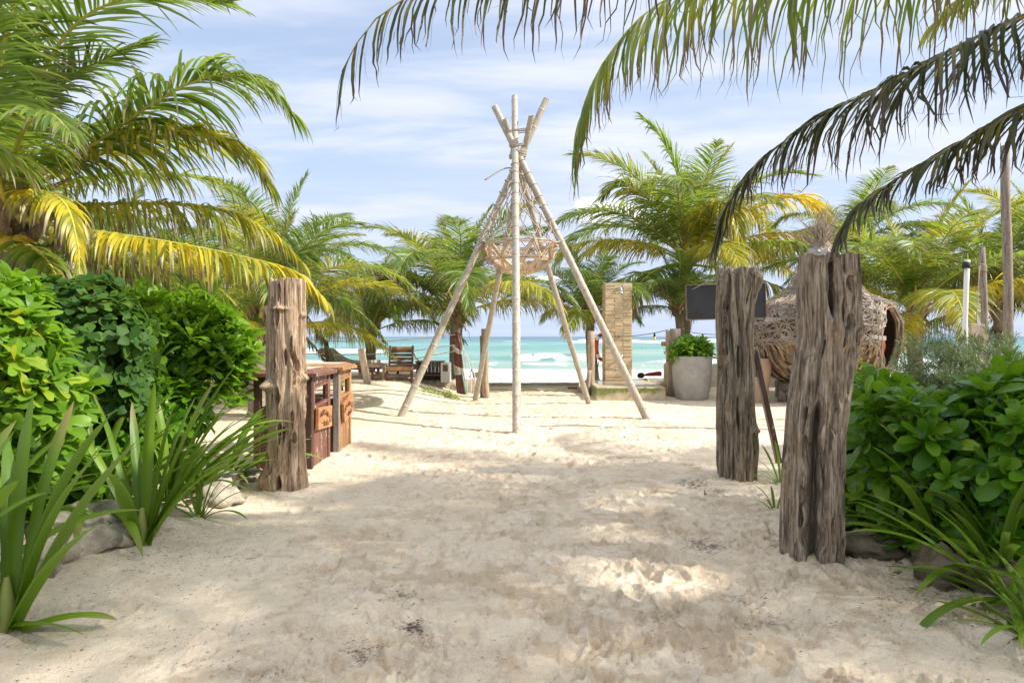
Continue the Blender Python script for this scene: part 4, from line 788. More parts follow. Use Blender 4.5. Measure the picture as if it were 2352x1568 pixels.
def place_leaves(root, variants, Ms, mat, seed=0, limit=300, name='leaf', yel=0.0, massname='foliage', yfun=None):
    rs = np.random.RandomState(seed); off = np.array(rootloc(root)); Ms = Ms.copy(); pos = Ms[:, :3, 3].copy(); Ms[:, :3, 3] -= off
    size = np.linalg.norm(Ms[:, :3, 0], axis=1)/np.linalg.norm(pos-np.array([0, 0, CAMZ]), axis=1)
    score = size*(1+0.5*rs.rand(len(Ms))); ctr = pos.mean(0); tocam = np.array([0, 0, CAMZ])-ctr; tocam /= np.linalg.norm(tocam)
    ext = pos.std(0).max()+1e-6; score = score*(1+0.8*((pos-ctr)@tocam)/ext/2); order = np.argsort(-score); vi = rs.randint(0, len(variants), len(Ms))
    meshes = []
    for (V, F, I) in variants: me = np_mesh(name, V, F, True, I); me.materials.append(mat); meshes.append(me)
    for i in order[:limit]:
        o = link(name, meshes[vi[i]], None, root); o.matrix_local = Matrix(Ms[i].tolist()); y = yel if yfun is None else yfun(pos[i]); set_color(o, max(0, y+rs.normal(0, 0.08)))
    rest = order[limit:]
    if len(rest):
        Vs = []; Fs = []; Is = []; n = 0
        for v, (V, F, I) in enumerate(variants):
            idx = rest[vi[rest] == v]
            if not len(idx): continue
            W = np.einsum('nij,kj->nki', Ms[idx][:, :3, :3], V)+Ms[idx][:, None, :3, 3]; k = len(V)
            Vs.append(W.reshape(-1, 3)); Fs.append((F[None]+(np.arange(len(idx))*k)[:, None, None]).reshape(-1, F.shape[1])+n); II = np.repeat(I[None], len(idx), 0).copy(); II[..., 1] = rs.rand(len(idx))[:, None]; Is.append(II.reshape(-1, 4)); n += len(idx)*k
        me = np_mesh(massname, np.vstack(Vs), np.vstack(Fs), True, np.vstack(Is)); me.materials.append(mat); o = link(massname, me, None, root, 'stuff'); set_color(o, yel)
def shell_points(blobs, n, seed, inner=0.72, zmin=None, jitter=0.06, camside=True):
    """points and outward directions in the outer shell of a union of ellipsoids (cx, cy, cz, rx, ry, rz)"""
    rs = np.random.RandomState(seed); B = np.array(blobs, float); area = (B[:, 3]*B[:, 4]+B[:, 3]*B[:, 5]+B[:, 4]*B[:, 5]); pr = area/area.sum(); Ps = []; Ds = []; tries = 0
    while len(Ps) < n and tries < n*40:
        tries += 1; b = B[rs.choice(len(B), p=pr)]; d = rs.normal(0, 1, 3); d /= np.linalg.norm(d)
        if d[2] < -0.5: continue
        bump_ = 0.50+1.0*float(fbm3(np.array(d[0]*3.0+b[0]*3), np.array(d[1]*3.0+b[1]*3), np.array(d[2]*3.0+5), seed, 2)); r = rs.uniform(inner, 1.0)*bump_*(1.0 if rs.rand() > 0.07 else rs.uniform(1.05, 1.28))
        p = b[:3]+d*b[3:]*r; q = (((p-B[:, :3])/B[:, 3:])**2).sum(1); q = np.sqrt(q)
        if (q < inner*0.8).any(): continue
        if p[2] < float(gz(p[0], p[1]))+0.03: continue
        if camside and d[1] > 0.55 and rs.rand() < 0.6: continue
        nrm = d/b[3:]; nrm /= np.linalg.norm(nrm); Ps.append(p+rs.normal(0, jitter, 3)*0.5); Ds.append(nrm)
    return np.array(Ps), np.array(Ds)
def branches(root, base, pts, seed, n=26, r=0.014, mat='stem'):
    rs = random.Random(seed); idx = rs.sample(range(len(pts)), min(n, len(pts)))
    for i in idx:
        p = Vector(pts[i]); b = Vector(base)+Vector((rs.uniform(-.35, .35), rs.uniform(-.25, .25), 0)); b.z = float(gz(b.x, b.y))-0.03; m = (b+p)/2+Vector((rs.uniform(-.15, .15), rs.uniform(-.15, .15), rs.uniform(-.05, .2)))
        MB().tube(smooth_path([b, m, p], 8), list(np.linspace(r, r*0.45, 8)), 6).build('branch', M_[mat], root)
def bush(label, base, blobs, nros, nl, variants, mat, seed, lo=12, hi=72, upmix=0.6, name='shrub', cat='shrub', scale=(0.75, 1.15), yel=0.0, yfun=None, inner=0.7, nb=24, group=None, fill=0):
    root = thing(name, base, label, cat, group); ps, ds = shell_points(blobs, nros, seed, inner); ax = ds*(1-upmix)+np.array([0, 0, 1.])*upmix+np.random.RandomState(seed).normal(0, 0.18, ds.shape)
    Ms = rosettes(ps, ax, nl, lo, hi, seed+1, scale); place_leaves(root, variants, Ms, mat, seed, yel=yel, yfun=yfun); branches(root, base, ps, seed, nb); return root, ps
SC = [leaf_np(0.195, 0.072, 5, 2, 0.74, c, f, 0.42, 0.16, w, i) for i, (c, f, w) in enumerate(((0.5, 0.25, 0), (0.9, 0.4, 0.02), (0.15, 0.15, 0.02), (1.2, 0.2, 0.03)))]
SCB = [leaf_np(0.205, 0.092, 6, 4, 0.72, c, f, 0.45, 0.14, w, i) for i, (c, f, w) in enumerate(((0.5, 0.22, 0), (0.9, 0.35, 0.02), (0.2, 0.15, 0.02), (1.2, 0.2, 0.03)))]
RO = [leaf_np(0.118, 0.086, 6, 2, 0.45, c, f, 0.12, 0.2, w, i) for i, (c, f, w) in enumerate(((0.4, 0.2, 0.03), (0.9, 0.3, 0.05), (0.1, 0.1, 0.04)))]
NA = [leaf_np(0.075, 0.009, 3, 1, 0.5, c, 0.2, 0.1, 0.3, 0, i) for i, c in enumerate((0.3, 0.8, -0.2))]

def blob_px(u, v, d, ru, rv, ry): c = P(u, v, d); return (c[0], c[1], c[2], ru/1568*d, ry, rv/1568*d)
# left side
bush('bright green shrub of upright spoon-shaped leaves just left of the brown trunk post', G(-3.9, 7.6), [blob_px(430, 800, 7.8, 118, 118, 0.6), blob_px(370, 760, 8.2, 90, 90, 0.5), blob_px(350, 880, 7.7, 110, 110, 0.6), blob_px(480, 880, 7.9, 60, 80, 0.5), blob_px(495, 810, 7.9, 70, 70, 0.5)], 480, 11, SC, M_['scaev'], 101, 22, 80, 0.72, scale=(0.8, 1.4), group='shrubs beside the path')
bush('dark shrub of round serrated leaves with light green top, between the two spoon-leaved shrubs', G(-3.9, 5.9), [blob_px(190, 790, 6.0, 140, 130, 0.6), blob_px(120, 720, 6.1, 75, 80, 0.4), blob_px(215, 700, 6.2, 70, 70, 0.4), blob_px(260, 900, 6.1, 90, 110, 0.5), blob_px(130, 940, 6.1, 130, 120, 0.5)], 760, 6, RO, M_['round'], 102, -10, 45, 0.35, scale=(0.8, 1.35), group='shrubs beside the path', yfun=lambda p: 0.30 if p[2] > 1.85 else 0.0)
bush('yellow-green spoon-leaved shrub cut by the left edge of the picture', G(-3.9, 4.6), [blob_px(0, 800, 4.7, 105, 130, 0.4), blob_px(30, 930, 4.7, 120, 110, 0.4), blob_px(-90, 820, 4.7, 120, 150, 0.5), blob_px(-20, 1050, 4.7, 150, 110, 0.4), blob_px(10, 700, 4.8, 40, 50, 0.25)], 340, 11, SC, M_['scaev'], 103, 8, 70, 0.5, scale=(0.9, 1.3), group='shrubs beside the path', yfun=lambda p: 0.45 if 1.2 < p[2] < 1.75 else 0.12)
bush('low dark leafy undergrowth shrub behind the strap-leaved lilies on the left', G(-4.1, 6.6), [blob_px(150, 1030, 6.3, 210, 90, 0.4), blob_px(360, 960, 7.2, 110, 80, 0.4), blob_px(60, 1100, 5.4, 160, 70, 0.35)], 460, 9, SC, M_['scaev_d'], 104, 5, 60, 0.4, scale=(0.8, 1.2), group='shrubs beside the path', nb=14)
# right side
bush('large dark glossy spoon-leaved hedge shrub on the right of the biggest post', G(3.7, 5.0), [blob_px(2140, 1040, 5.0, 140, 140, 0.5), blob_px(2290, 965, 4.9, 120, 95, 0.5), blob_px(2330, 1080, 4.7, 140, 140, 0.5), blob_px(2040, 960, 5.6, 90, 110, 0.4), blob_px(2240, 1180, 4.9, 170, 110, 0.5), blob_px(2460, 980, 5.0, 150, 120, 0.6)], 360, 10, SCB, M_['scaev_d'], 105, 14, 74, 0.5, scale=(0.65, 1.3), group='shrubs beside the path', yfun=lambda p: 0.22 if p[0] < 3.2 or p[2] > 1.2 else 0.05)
bush('smaller spoon-leaved shrub filling the gap behind the biggest post', G(3.25, 6.2), [blob_px(1990, 1030, 6.2, 85, 110, 0.4), blob_px(2060, 1090, 6.0, 110, 100, 0.4), blob_px(1975, 925, 6.3, 50, 40, 0.3), blob_px(2000, 1160, 5.7, 90, 90, 0.35)], 330, 11, SC, M_['scaev'], 106, 8, 70, 0.5, scale=(0.9, 1.35), group='shrubs beside the path', yfun=lambda p: 0.22)
def rosemary():
    root = thing('narrow_leaved_shrub', G(5.8, 9.2), 'grey-green needle-leaved shrub in front of the wooden poles on the right', 'shrub', 'shrubs beside the path')
    ps, ds = shell_points([blob_px(2155, 850, 9.1, 92, 88, 0.7), blob_px(2240, 845, 9.4, 100, 90, 0.6), blob_px(2110, 905, 8.9, 70, 60, 0.5), blob_px(2320, 870, 9.4, 90, 60, 0.6), blob_px(2190, 930, 8.7, 130, 80, 0.6)], 1500, 107, 0.62)
    ax = ds*0.5+np.array([0, 0, 0.55])+np.random.RandomState(3).normal(0, 0.25, ds.shape); Ms = rosettes(ps, ax, 16, 15, 75, 108, (0.9, 1.5)); place_leaves(root, NA, Ms, M_['rosemary'], 109, limit=0); branches(root, (5.8, 9.2, 0), ps, 5, 24)
rosemary()

# strap-leaved lilies: every blade is a part
def strap(root, p0, az, L, W, e0, bend, seed, yel=0.0, split=False):
    rs = np.random.RandomState(seed); n = 16; s = np.linspace(0, 1, n); e = np.radians(e0-(bend*1.15+5)*s**1.8); a = az+rs.normal(0, 0.15)*s; ds = L/(n-1)
    d = np.stack([np.cos(e)*np.cos(a), np.cos(e)*np.sin(a), np.sin(e)], -1); c = np.array(p0)+np.r_[np.zeros((1, 3)), np.cumsum(d[:-1]*ds, 0)]
    S = np.stack([-np.sin(a), np.cos(a), 0*a], -1); tw = rs.normal(0, 0.35)*s; N = np.cross(S, d); S2 = S*np.cos(tw)[:, None]+N*np.sin(tw)[:, None]; N2 = np.cross(S2, d)
    w = W/2*np.interp(s, [0, .1, .5, .8, .93, 1], [.75, .8, 1, .86, .5, .06 if not split else .5]); fold = np.interp(s, [0, .2, 1], [0.9, 0.55, 0.12]); V = []; I = []
    for j, t in enumerate((-1, -.5, 0, .5, 1)):
        V.append(c+S2*(w*t)[:, None]-N2*(w*fold*abs(t))[:, None]*-1.0)
        q = np.zeros((n, 4)); q[:, 0] = s*0.7; q[:, 1] = 0.5; q[:, 3] = 1; I.append(q)
    V = np.stack(V, 1).reshape(-1, 3)-np.array(rootloc(root)); I = np.stack(I, 1).reshape(-1, 4); i = np.arange(n-1)[:, None]*5+np.arange(4)[None]
    F = np.stack([i, i+1, i+6, i+5], -1).reshape(-1, 4); o = link('leaf', np_mesh('leaf', V, F, True, I), M_['strap'], root); set_color(o, max(0, yel+rs.normal(0, 0.06)), 0.34*rs.rand())
def lily(x, y, label, blades, seed, W=0.10, stemr=0.04, stemh=0.18):
    z = hz(x, y)-0.03; root = thing('strap_leaved_lily', (x, y, z), label, 'lily plant', 'strap-leaved lilies beside the path'); rs = random.Random(seed)
    if stemh > 0: MB().tube([(x, y, z), (x, y, z+stemh*0.5), (x, y, z+stemh)], [stemr, stemr*0.85, stemr*0.25], 12).build('stem', M_['lily_stem'], root)
    for i, b in enumerate(blades):
        az, L, e0, bend = b[:4]; a = math.radians(az); strap(root, (x+math.cos(a)*stemr*0.5, y+math.sin(a)*stemr*0.5, z+stemh*0.25*rs.random()), a, L, W*rs.uniform(0.85, 1.15), e0, bend, seed*100+i, 0.05 if len(b) < 5 else b[4])
    return root
M_['lily_stem'] = simple('pale_lily_stem', [(0.3, (0.22,0.28,0.06)), (0.7, (0.36,0.38,0.12))], 5, 0.5, (1,1,0.3), 0.003)
def rnd_blades(n, seed, L=(0.8, 1.2), e=(35, 88), bend=(10, 55), azr=(0, 360)):
    rs = random.Random(seed); return [(rs.uniform(*azr), rs.uniform(*L), rs.uniform(*e), rs.uniform(*bend)) for _ in range(n)]
lily(-2.68, 3.62, 'nearest tall strap-leaved lily at the left edge of the picture', [(95, 1.25, 88, 10), (20, 1.1, 74, 22), (5, 1.15, 66, 18), (350, 1.2, 60, 18), (160, 1.1, 78, 20), (200, 1.2, 80, 18), (60, 1.2, 80, 15), (330, 1.05, 50, 25), (10, 0.55, 20, 40), (345, 0.5, 8, 20), (180, 0.9, 60, 50), (240, 1.0, 70, 40), (120, 1.15, 70, 25), (40, 1.15, 70, 30), (0, 1.25, 76, 25), (340, 1.2, 70, 30)], 1, 0.088, 0.05, 0.3)
lily(-3.05, 3.55, 'strap-leaved lily half outside the left edge, behind the nearest one', rnd_blades(16, 21, (0.9, 1.25)), 2, 0.11)
lily(-2.72, 5.02, 'strap-leaved lily standing alone in the sand with its pale stalk showing', [(90, 1.2, 88, 6), (150, 1.25, 70, 14), (165, 1.05, 64, 20), (30, 1.15, 80, 14), (10, 1.2, 68, 16), (355, 1.15, 60, 18), (15, 1.25, 74, 12), (345, 0.95, 52, 26), (185, 0.7, 40, 40), (270, 0.8, 70, 40), (60, 1.0, 82, 10), (5, 1.1, 58, 26), (130, 1.1, 78, 20), (350, 1.2, 72, 20)], 3, 0.088, 0.048, 0.3)
lily(-2.69, 5.86, 'small thin-leaved lily in front of the rocks left of the brown trunk post', [(0, 0.75, 45, 70), (20, 0.62, 60, 60), (340, 0.55, 30, 60), (170, 0.5, 55, 60), (200, 0.5, 40, 60), (90, 0.45, 85, 10), (60, 0.5, 75, 30), (120, 0.45, 75, 30), (10, 0.5, 70, 30), (150, 0.4, 70, 30)], 4, 0.035, 0.02, 0.05)
lily(-3.15, 6.3, 'broad leafy lily clump leaning towards the brown trunk post', rnd_blades(22, 23, (0.95, 1.4), (25, 80), (20, 70), (-60, 60))+rnd_blades(8, 24, (0.8, 1.1), (40, 88), (20, 50)), 5, 0.08, 0.05, 0.2)
lily(-3.35, 5.5, 'dense lily clump behind the lone strap-leaved lily', rnd_blades(26, 25, (0.95, 1.4), (25, 88), (20, 75)), 6, 0.08, 0.05, 0.15)
lily(-3.9, 5.0, 'lily clump deep in the left bed under the round-leaved shrub', rnd_blades(26, 26, (0.9, 1.35), (25, 88), (20, 75)), 7, 0.08, 0.05, 0.15)
lily(-3.6, 4.2, 'lily clump between the two tall lilies at the left edge', rnd_blades(22, 27, (0.8, 1.25), (30, 88), (20, 70)), 8, 0.08, 0.05, 0.15)
lily(-3.1, 7.3, 'lily clump directly behind the brown trunk post', rnd_blades(18, 28, (0.7, 1.1), (25, 80), (25, 60), (-60, 200)), 9, 0.06, 0.05, 0.15)
lily(2.95, 4.05, 'dark strap-leaved lily sprawling at the foot of the right hedge', rnd_blades(14, 29, (0.6, 1.05), (8, 70), (15, 60), (60, 300)), 10, 0.06, 0.045, 0.15)
lily(3.05, 4.75, 'tall dark lily rising through the right hedge beside the biggest post', rnd_blades(10, 30, (0.7, 1.1), (35, 80), (15, 50), (90, 250))+rnd_blades(6, 31, (0.9, 1.2), (60, 88), (10, 40)), 11, 0.065, 0.05, 0.35)
lily(2.75, 3.55, 'low sprawling lily with narrow blades spilling onto the sand under the hedge', rnd_blades(18, 33, (0.35, 0.7), (10, 70), (20, 70), (70, 300)), 17, 0.035, 0.03, 0.05)
lily(3.15, 4.4, 'dense dark lily under the middle of the right hedge', rnd_blades(22, 34, (0.6, 1.0), (20, 85), (20, 70), (60, 300)), 18, 0.05, 0.04, 0.1)
lily(3.35, 3.55, 'low lily in the bottom right corner with blades lying on the sand', rnd_blades(12, 32, (0.5, 0.95), (4, 50), (10, 50), (80, 280)), 12, 0.055, 0.04, 0.1)
lily(2.9, 7.35, 'short green shoots between the two grey trunk posts', [(150, 0.45, 60, 40), (40, 0.35, 70, 30), (90, 0.5, 80, 20), (200, 0.4, 40, 50), (10, 0.45, 60, 50), (170, 0.3, 50, 30), (130, 0.5, 70, 30), (330, 0.3, 60, 30)], 13, 0.035, 0.02, 0.04)
lily(2.45, 6.35, 'sprouting blades in the sand in front of the grey ridged post', [(160, 0.30, 70, 40), (150, 0.22, 40, 40), (20, 0.25, 70, 30), (200, 0.2, 60, 30), (100, 0.24, 80, 10)], 14, 0.028, 0.015, 0.02)
lily(1.95, 6.9, 'single tiny sprout in the open sand left of the grey ridged post', [(90, 0.09, 88, 5), (20, 0.06, 80, 20)], 15, 0.018, 0.006, 0.01)
lily(2.30, 5.55, 'pair of small bent blades in the sand near the biggest post', [(150, 0.16, 60, 60), (330, 0.10, 60, 40), (80, 0.1, 80, 20)], 16, 0.022, 0.01, 0.01)
# fallen leaves and flecks
def fallen(x, y, az, L, W, label):
    root = thing('fallen_leaf', (x, y, hz(x, y)+0.006), label, 'fallen leaf', 'green leaves lying on the sand'); strap(root, (x, y, hz(x, y)+0.012), az, L, W, 14, 30, int(x*100) % 97+3, 0.1)
fallen(3.0, 3.62, math.radians(160), 0.24, 0.02, 'thin curved green blade lying on the sand at the lower right')
fallen(2.05, 4.75, math.radians(20), 0.10, 0.02, 'short pale green leaf on the sand left of the biggest post')
def flecks():
    rs = np.random.RandomState(5); n = 15000; y = 1.35*(20/1.35)**rs.rand(n); x = rs.uniform(-1, 1, n)*(0.8*y+0.3)
    keep = (rs.rand(n) < np.clip(0.25+0.8*ss(0.2, -2.2, x)*ss(9, 6, y)+0.6*ss(1.5, 3, x)*ss(8, 6, y), 0, 1)); x = x[keep]; y = y[keep]
    for (u, v, ru, rv, m) in ((945, 1445, 30, 18, 420), (845, 1500, 60, 26, 260), (1620, 1255, 50, 24, 380), (1600, 1118, 60, 12, 260), (340, 1235, 90, 22, 350), (930, 1372, 50, 22, 160), (1160, 1165, 50, 20, 90), (1730, 1400, 60, 60, 260), (2100, 1400, 200, 60, 500), (700, 1180, 200, 60, 300), (400, 1290, 200, 60, 500)):
        uu = rs.normal(u, ru*0.55, m); vv = np.maximum(rs.normal(v, rv*0.55, m), v-60); d = CAMZ*1568/(vv-772); x = np.r_[x, (uu-1176)/1568*d]; y = np.r_[y, d]
    ok = (y > 1.3) & (y < 23); x = x[ok]; y = y[ok]; n = len(x); z = np.array([hz(a, b) for a, b in zip(x, y)])+0.004
    L = 0.002+0.011*rs.rand(n)**3*(1+0.05*y); a = rs.normal(0.15, 0.5, n); W = L*rs.uniform(0.10, 0.28, n)
    dx = np.cos(a)*L; dy = np.sin(a)*L; px = -np.sin(a)*W; py = np.cos(a)*W; zz = z
    V = np.stack([np.stack([x-dx, y-dy, zz], -1), np.stack([x+px, y+py, zz+0.002], -1), np.stack([x+dx, y+dy, zz+0.003], -1), np.stack([x-px, y-py, zz], -1)], 1).reshape(-1, 3)
    o = link('seaweed_flecks', np_mesh('seaweed_flecks', V, np.arange(4*n).reshape(-1, 4), False), M_['debris']); o['kind'] = 'stuff'; tag(o, 'dark dry seaweed flecks scattered over the sand', 'seaweed')
flecks()
def litter():
    rs = np.random.RandomState(9); V = []; F = []; I = []; n = 0
    for (x0, x1, y0, y1, m) in ((2.45, 4.2, 3.1, 6.8, 1500), (-4.2, -2.85, 3.6, 7.6, 900)):
        for k in range(m):
            x = rs.uniform(x0, x1); y = rs.uniform(y0, y1); e = (x-x0)/(x1-x0) if x0 > 0 else (x1-x)/(x1-x0)
            if rs.rand() > 0.15+1.6*e: continue
            L = rs.uniform(.01, .05); W = L*rs.uniform(.15, .45); a = rs.uniform(0, 6.28); z = hz(x, y)+.006; c, s = math.cos(a), math.sin(a)
            V += [(x-c*L, y-s*L, z), (x+s*W, y-c*W, z+rs.uniform(0, .012)), (x+c*L, y+s*L, z+rs.uniform(0, .015)), (x-s*W, y+c*W, z+rs.uniform(0, .012))]; F.append((n, n+1, n+2, n+3)); n += 4
    o = link('leaf_litter', np_mesh('leaf_litter', V, F, False), M_['litter']); o['kind'] = 'stuff'; tag(o, 'dry brown leaf litter under the shrubs on both sides of the path', 'leaf litter')
M_['litter'] = simple('dry_leaf_litter', [(0.3, (0.08,0.05,0.025)), (0.5, (0.20,0.13,0.07)), (0.7, (0.36,0.26,0.12))], 30, 0.85, bd=0)
litter()
# rocks
M_['stone_d'] = simple('mossy_dark_rock', [(0.25, (0.06,0.05,0.03)), (0.5, (0.16,0.13,0.08)), (0.8, (0.30,0.26,0.18))], 6, 0.9, (1,1,1), 0.03, 0.9, 9, 0.5, 0.2)
def rock(x, y, r, label, seed, sq=(1.2, 0.9, 0.65), dz=0.0):
    z = hz(x, y)+r*0.15+dz; mb = MB(); mb.blob((0, 0, 0), r, 18, 0.55, seed, sq); me = mb.mesh('rock'); V = np.zeros(len(me.vertices)*3); me.vertices.foreach_get('co', V); V = V.reshape(-1, 3)
    q = fbm3(V[:, 0]/r*3+5, V[:, 1]/r*3, V[:, 2]/r*3, seed+3, 4)-0.5; st = np.floor(q*7)/7; nn = V/np.linalg.norm(V, axis=1)[:, None]; V = V+nn*((st*0.35+q*0.35)*r)[:, None]; me.vertices.foreach_set('co', V.ravel().astype(np.float32)); me.update()
    o = link('rock', me, M_['stone_d'] if x > 0 else M_['stone']); o.location = (x, y, z); o.rotation_euler = (0, 0, seed*1.3); tag(o, label, 'rock', 'rocks edging the plant beds')
rock(-3.12, 5.05, 0.36, 'biggest pale rock behind the lone strap-leaved lily', 1, (1.3, 0.9, 0.6))
rock(-3.15, 4.45, 0.26, 'grey speckled rock left of the biggest pale rock', 2, (1.2, .9, .55))
rock(-2.72, 6.35, 0.2, 'brown pitted rock behind the small thin-leaved lily', 3)
rock(-3.0, 6.9, 0.27, 'pale rock with mossy top beside the brown trunk post', 4)
rock(-2.82, 7.45, 0.15, 'small rock tucked beside the dark trash bin', 5)
rock(-3.5, 5.6, 0.24, 'half-buried rock under the left lilies', 6)
rock(2.60, 4.95, 0.20, 'mossy brown rock at the foot of the biggest post', 7, (1.2, 1, .5))
rock(2.83, 4.50, 0.24, 'long mossy rock under the right hedge', 8, (1.4, .8, .5))
rock(3.05, 4.05, 0.2, 'wet dark rock beside the sprawling lily', 9, (1.5, .8, .5))
rock(2.5, 5.5, 0.16, 'small pale rock right behind the biggest post', 10)
# ------------------------------------------------------------------ bamboo tripod (five poles)
TPx, TPy, TPz = 0.14, 14.0, CAMZ+(772-352)/1568*14.0
def bamboo(root, base, cross, ext, r, seed):
    base = Vector(base); cross = Vector(cross); d = (cross-base).normalized(); L = (cross-base).length+ext; rs = random.Random(seed); pts = []; rad = []; s = -0.15; node = rs.uniform(0.1, 0.4); bow = Vector((rs.uniform(-.03, .03), rs.uniform(-.03, .03), 0))
    ev = [];
    while node < L: ev.append(node); node += rs.uniform(0.38, 0.52)
    ss_ = [-0.2]
    for e in ev: ss_ += [e-0.03, e-0.014, e-0.004, e+0.006, e+0.03]
    ss_.append(L); 
    for i, s in enumerate(ss_):
        k = (i-1) % 5 if 0 < i < len(ss_)-1 else -1; rr = r*(1.04-0.12*max(s, 0)/L); rr *= {0: 1.0, 1: 1.04, 2: 1.13, 3: 0.97, 4: 1.0}.get(k, 1.0)
        pts.append(base+d*s+bow*math.sin(math.pi*max(s, 0)/L)); rad.append(rr)
    mb = MB(); mb.tube(pts, rad, 20, False); tip = pts[-1]; e = pts[-1]-d*0.12    # hollow sawn end
    mb.tube([tip, tip-d*0.001, e], [rad[-1], rad[-1]*0.78, rad[-1]*0.76], 20, False); mb.tube([e, e-d*0.002], [rad[-1]*0.78, 0.001], 20, False)
    po = mb.build('pole', M_['bamboo'], root); return d
TR = thing('bamboo_frame', (0.25, 14.0, 0), 'tall tepee frame of five pale bamboo poles lashed with rope over the sand', 'bamboo frame')
feet = [((1187, 996), 11.2), ((920, 958), 13.55), ((1091, 921), 17.0), ((1353, 927), 16.3), ((1487, 964), 13.1)]
tips = [P(1172, 212, 14.35), P(1234, 226, 14.1), P(1236, 258, 13.55), P(1180, 268, 13.8), P(1146, 256, 14.45)]
crs = [P(1183, 362, 13.86), P(1198, 352, 14.04), P(1203, 356, 14.12), P(1184, 356, 14.20), P(1190, 356, 13.98)]
POLES = []
for i, ((u, v), d) in enumerate(feet):
    b = P(u, v, d); b[2] = hz(b[0], b[1])-0.02; t = tips[i]; c = Vector(crs[i]); dd = (c-Vector(b)).normalized()
    ext = (t[2]-c.z)/dd.z; r = (0.071, 0.070, 0.064, 0.062, 0.074)[i]; bamboo(TR, b, c, ext, r, 60+i); POLES.append((Vector(b), c, dd, r))
def ring(mb, c, d, r, rr=0.011, n=18, wob=0.1):
    d = Vector(d).normalized(); a = d.orthogonal().normalized(); b = d.cross(a); mb.tube([Vector(c)+(a*math.cos(t)+b*math.sin(t))*(r+rr)+d*(wob*r*math.sin(t)) for t in np.linspace(0, 2*math.pi, n)], rr, 6, False)
for (zc, R, n) in ((TPz+0.02, 0.165, 6), (TPz+0.48, 0.22, 2), (TPz+0.20, 0.165, 2)):
    for k in range(n):
        mb = MB(); pts = []
        for t in np.linspace(0, 2*math.pi*1.02, 34): 
            rr = R*(1+0.10*math.sin(2*t+k)); pts.append((0.12+rr*math.cos(t), 14.04+rr*math.sin(t), zc+(k-n/2)*0.031+0.05*math.sin(t+0.7)))
        mb.tube(pts, 0.011, 6).build('rope_lashing', M_['rope'], TR)
for i, (b, c, d, r) in enumerate(POLES):      # rope turns down each pole that carry the net
    L = (c-b).length; sts = np.linspace(L*0.66, L*0.97, 8 if i in (0, 1, 4) else 5)
    for s in sts: mb = MB(); ring(mb, b+d*(s+random.uniform(-.04, .04)), d, r*0.98); mb.build('rope_turn', M_['rope'], TR)
# basket: half a geodesic shell of triangles
BC = P(1196, 562, 14.0); BR = 0.765; BSQ = 0.80
BK = thing('triangle_basket', tuple(BC), 'open bowl of pale wooden triangles hanging inside the bamboo frame', 'hanging basket')
def geodesic():
    rings = [(0.0, 10, 0), (0.34, 10, 0.5), (0.66, 10, 0.0), (0.90, 5, 0.5)]; lv = []
    for f, n, sh in rings:
        ph = f*math.pi/2; lv.append([Vector((BR*math.cos(ph)*math.cos(2*math.pi*(k+sh)/n), BR*math.cos(ph)*math.sin(2*math.pi*(k+sh)/n), -BR*BSQ*math.sin(ph))) for k in range(n)])
    lv.append([Vector((0, 0, -BR*BSQ))]); E = set()
    V = [p for l in lv for p in l]; off = np.cumsum([0]+[len(l) for l in lv])
    for li, l in enumerate(lv):
        n = len(l)
        if n > 1:
            for k in range(n): E.add((off[li]+k, off[li]+(k+1) % n))
        if li+1 < len(lv):
            for k in range(n):
                ds = sorted(range(len(lv[li+1])), key=lambda j: (lv[li+1][j]-l[k]).length)
                for j in ds[:2 if len(lv[li+1]) == n else 1]: E.add((off[li]+k, off[li+1]+j))
            if len(lv[li+1]) < n and len(lv[li+1]) > 1:
                for j in range(len(lv[li+1])):
                    for k in sorted(range(n), key=lambda k: (lv[li+1][j]-l[k]).length)[:3]: E.add((off[li]+k, off[li+1]+j))
    return V, E
GV, GE = geodesic()
def strut(root, a, b, w=0.036, t=0.024, mat='strut', name='strut', sh=0.03):
    a = Vector(a); b = Vector(b); d = (b-a); L = d.length; d.normalize(); n = (a+b)/2; n = (n-d*n.dot(d)).normalized() if (n-d*n.dot(d)).length > 1e-3 else d.orthogonal().normalized(); s = d.cross(n)
    R = Matrix((d, s, n)).transposed(); me = MB().box((a+b)/2, (L-sh, w, t), R, 0.004).mesh(name, (a+b)/2); o = link(name, me, M_[mat], root); o.location = (a+b)/2; return o
for a, b in sorted(GE):
    A, B = GV[a], GV[b]; d = (B-A).normalized(); n = ((A+B)/2); n = (n-d*n.dot(d)).normalized(); s = d.cross(n)
    for q in (-1, 1): strut(BK, A+s*0.022*q, B+s*0.022*q, 0.030, 0.045)
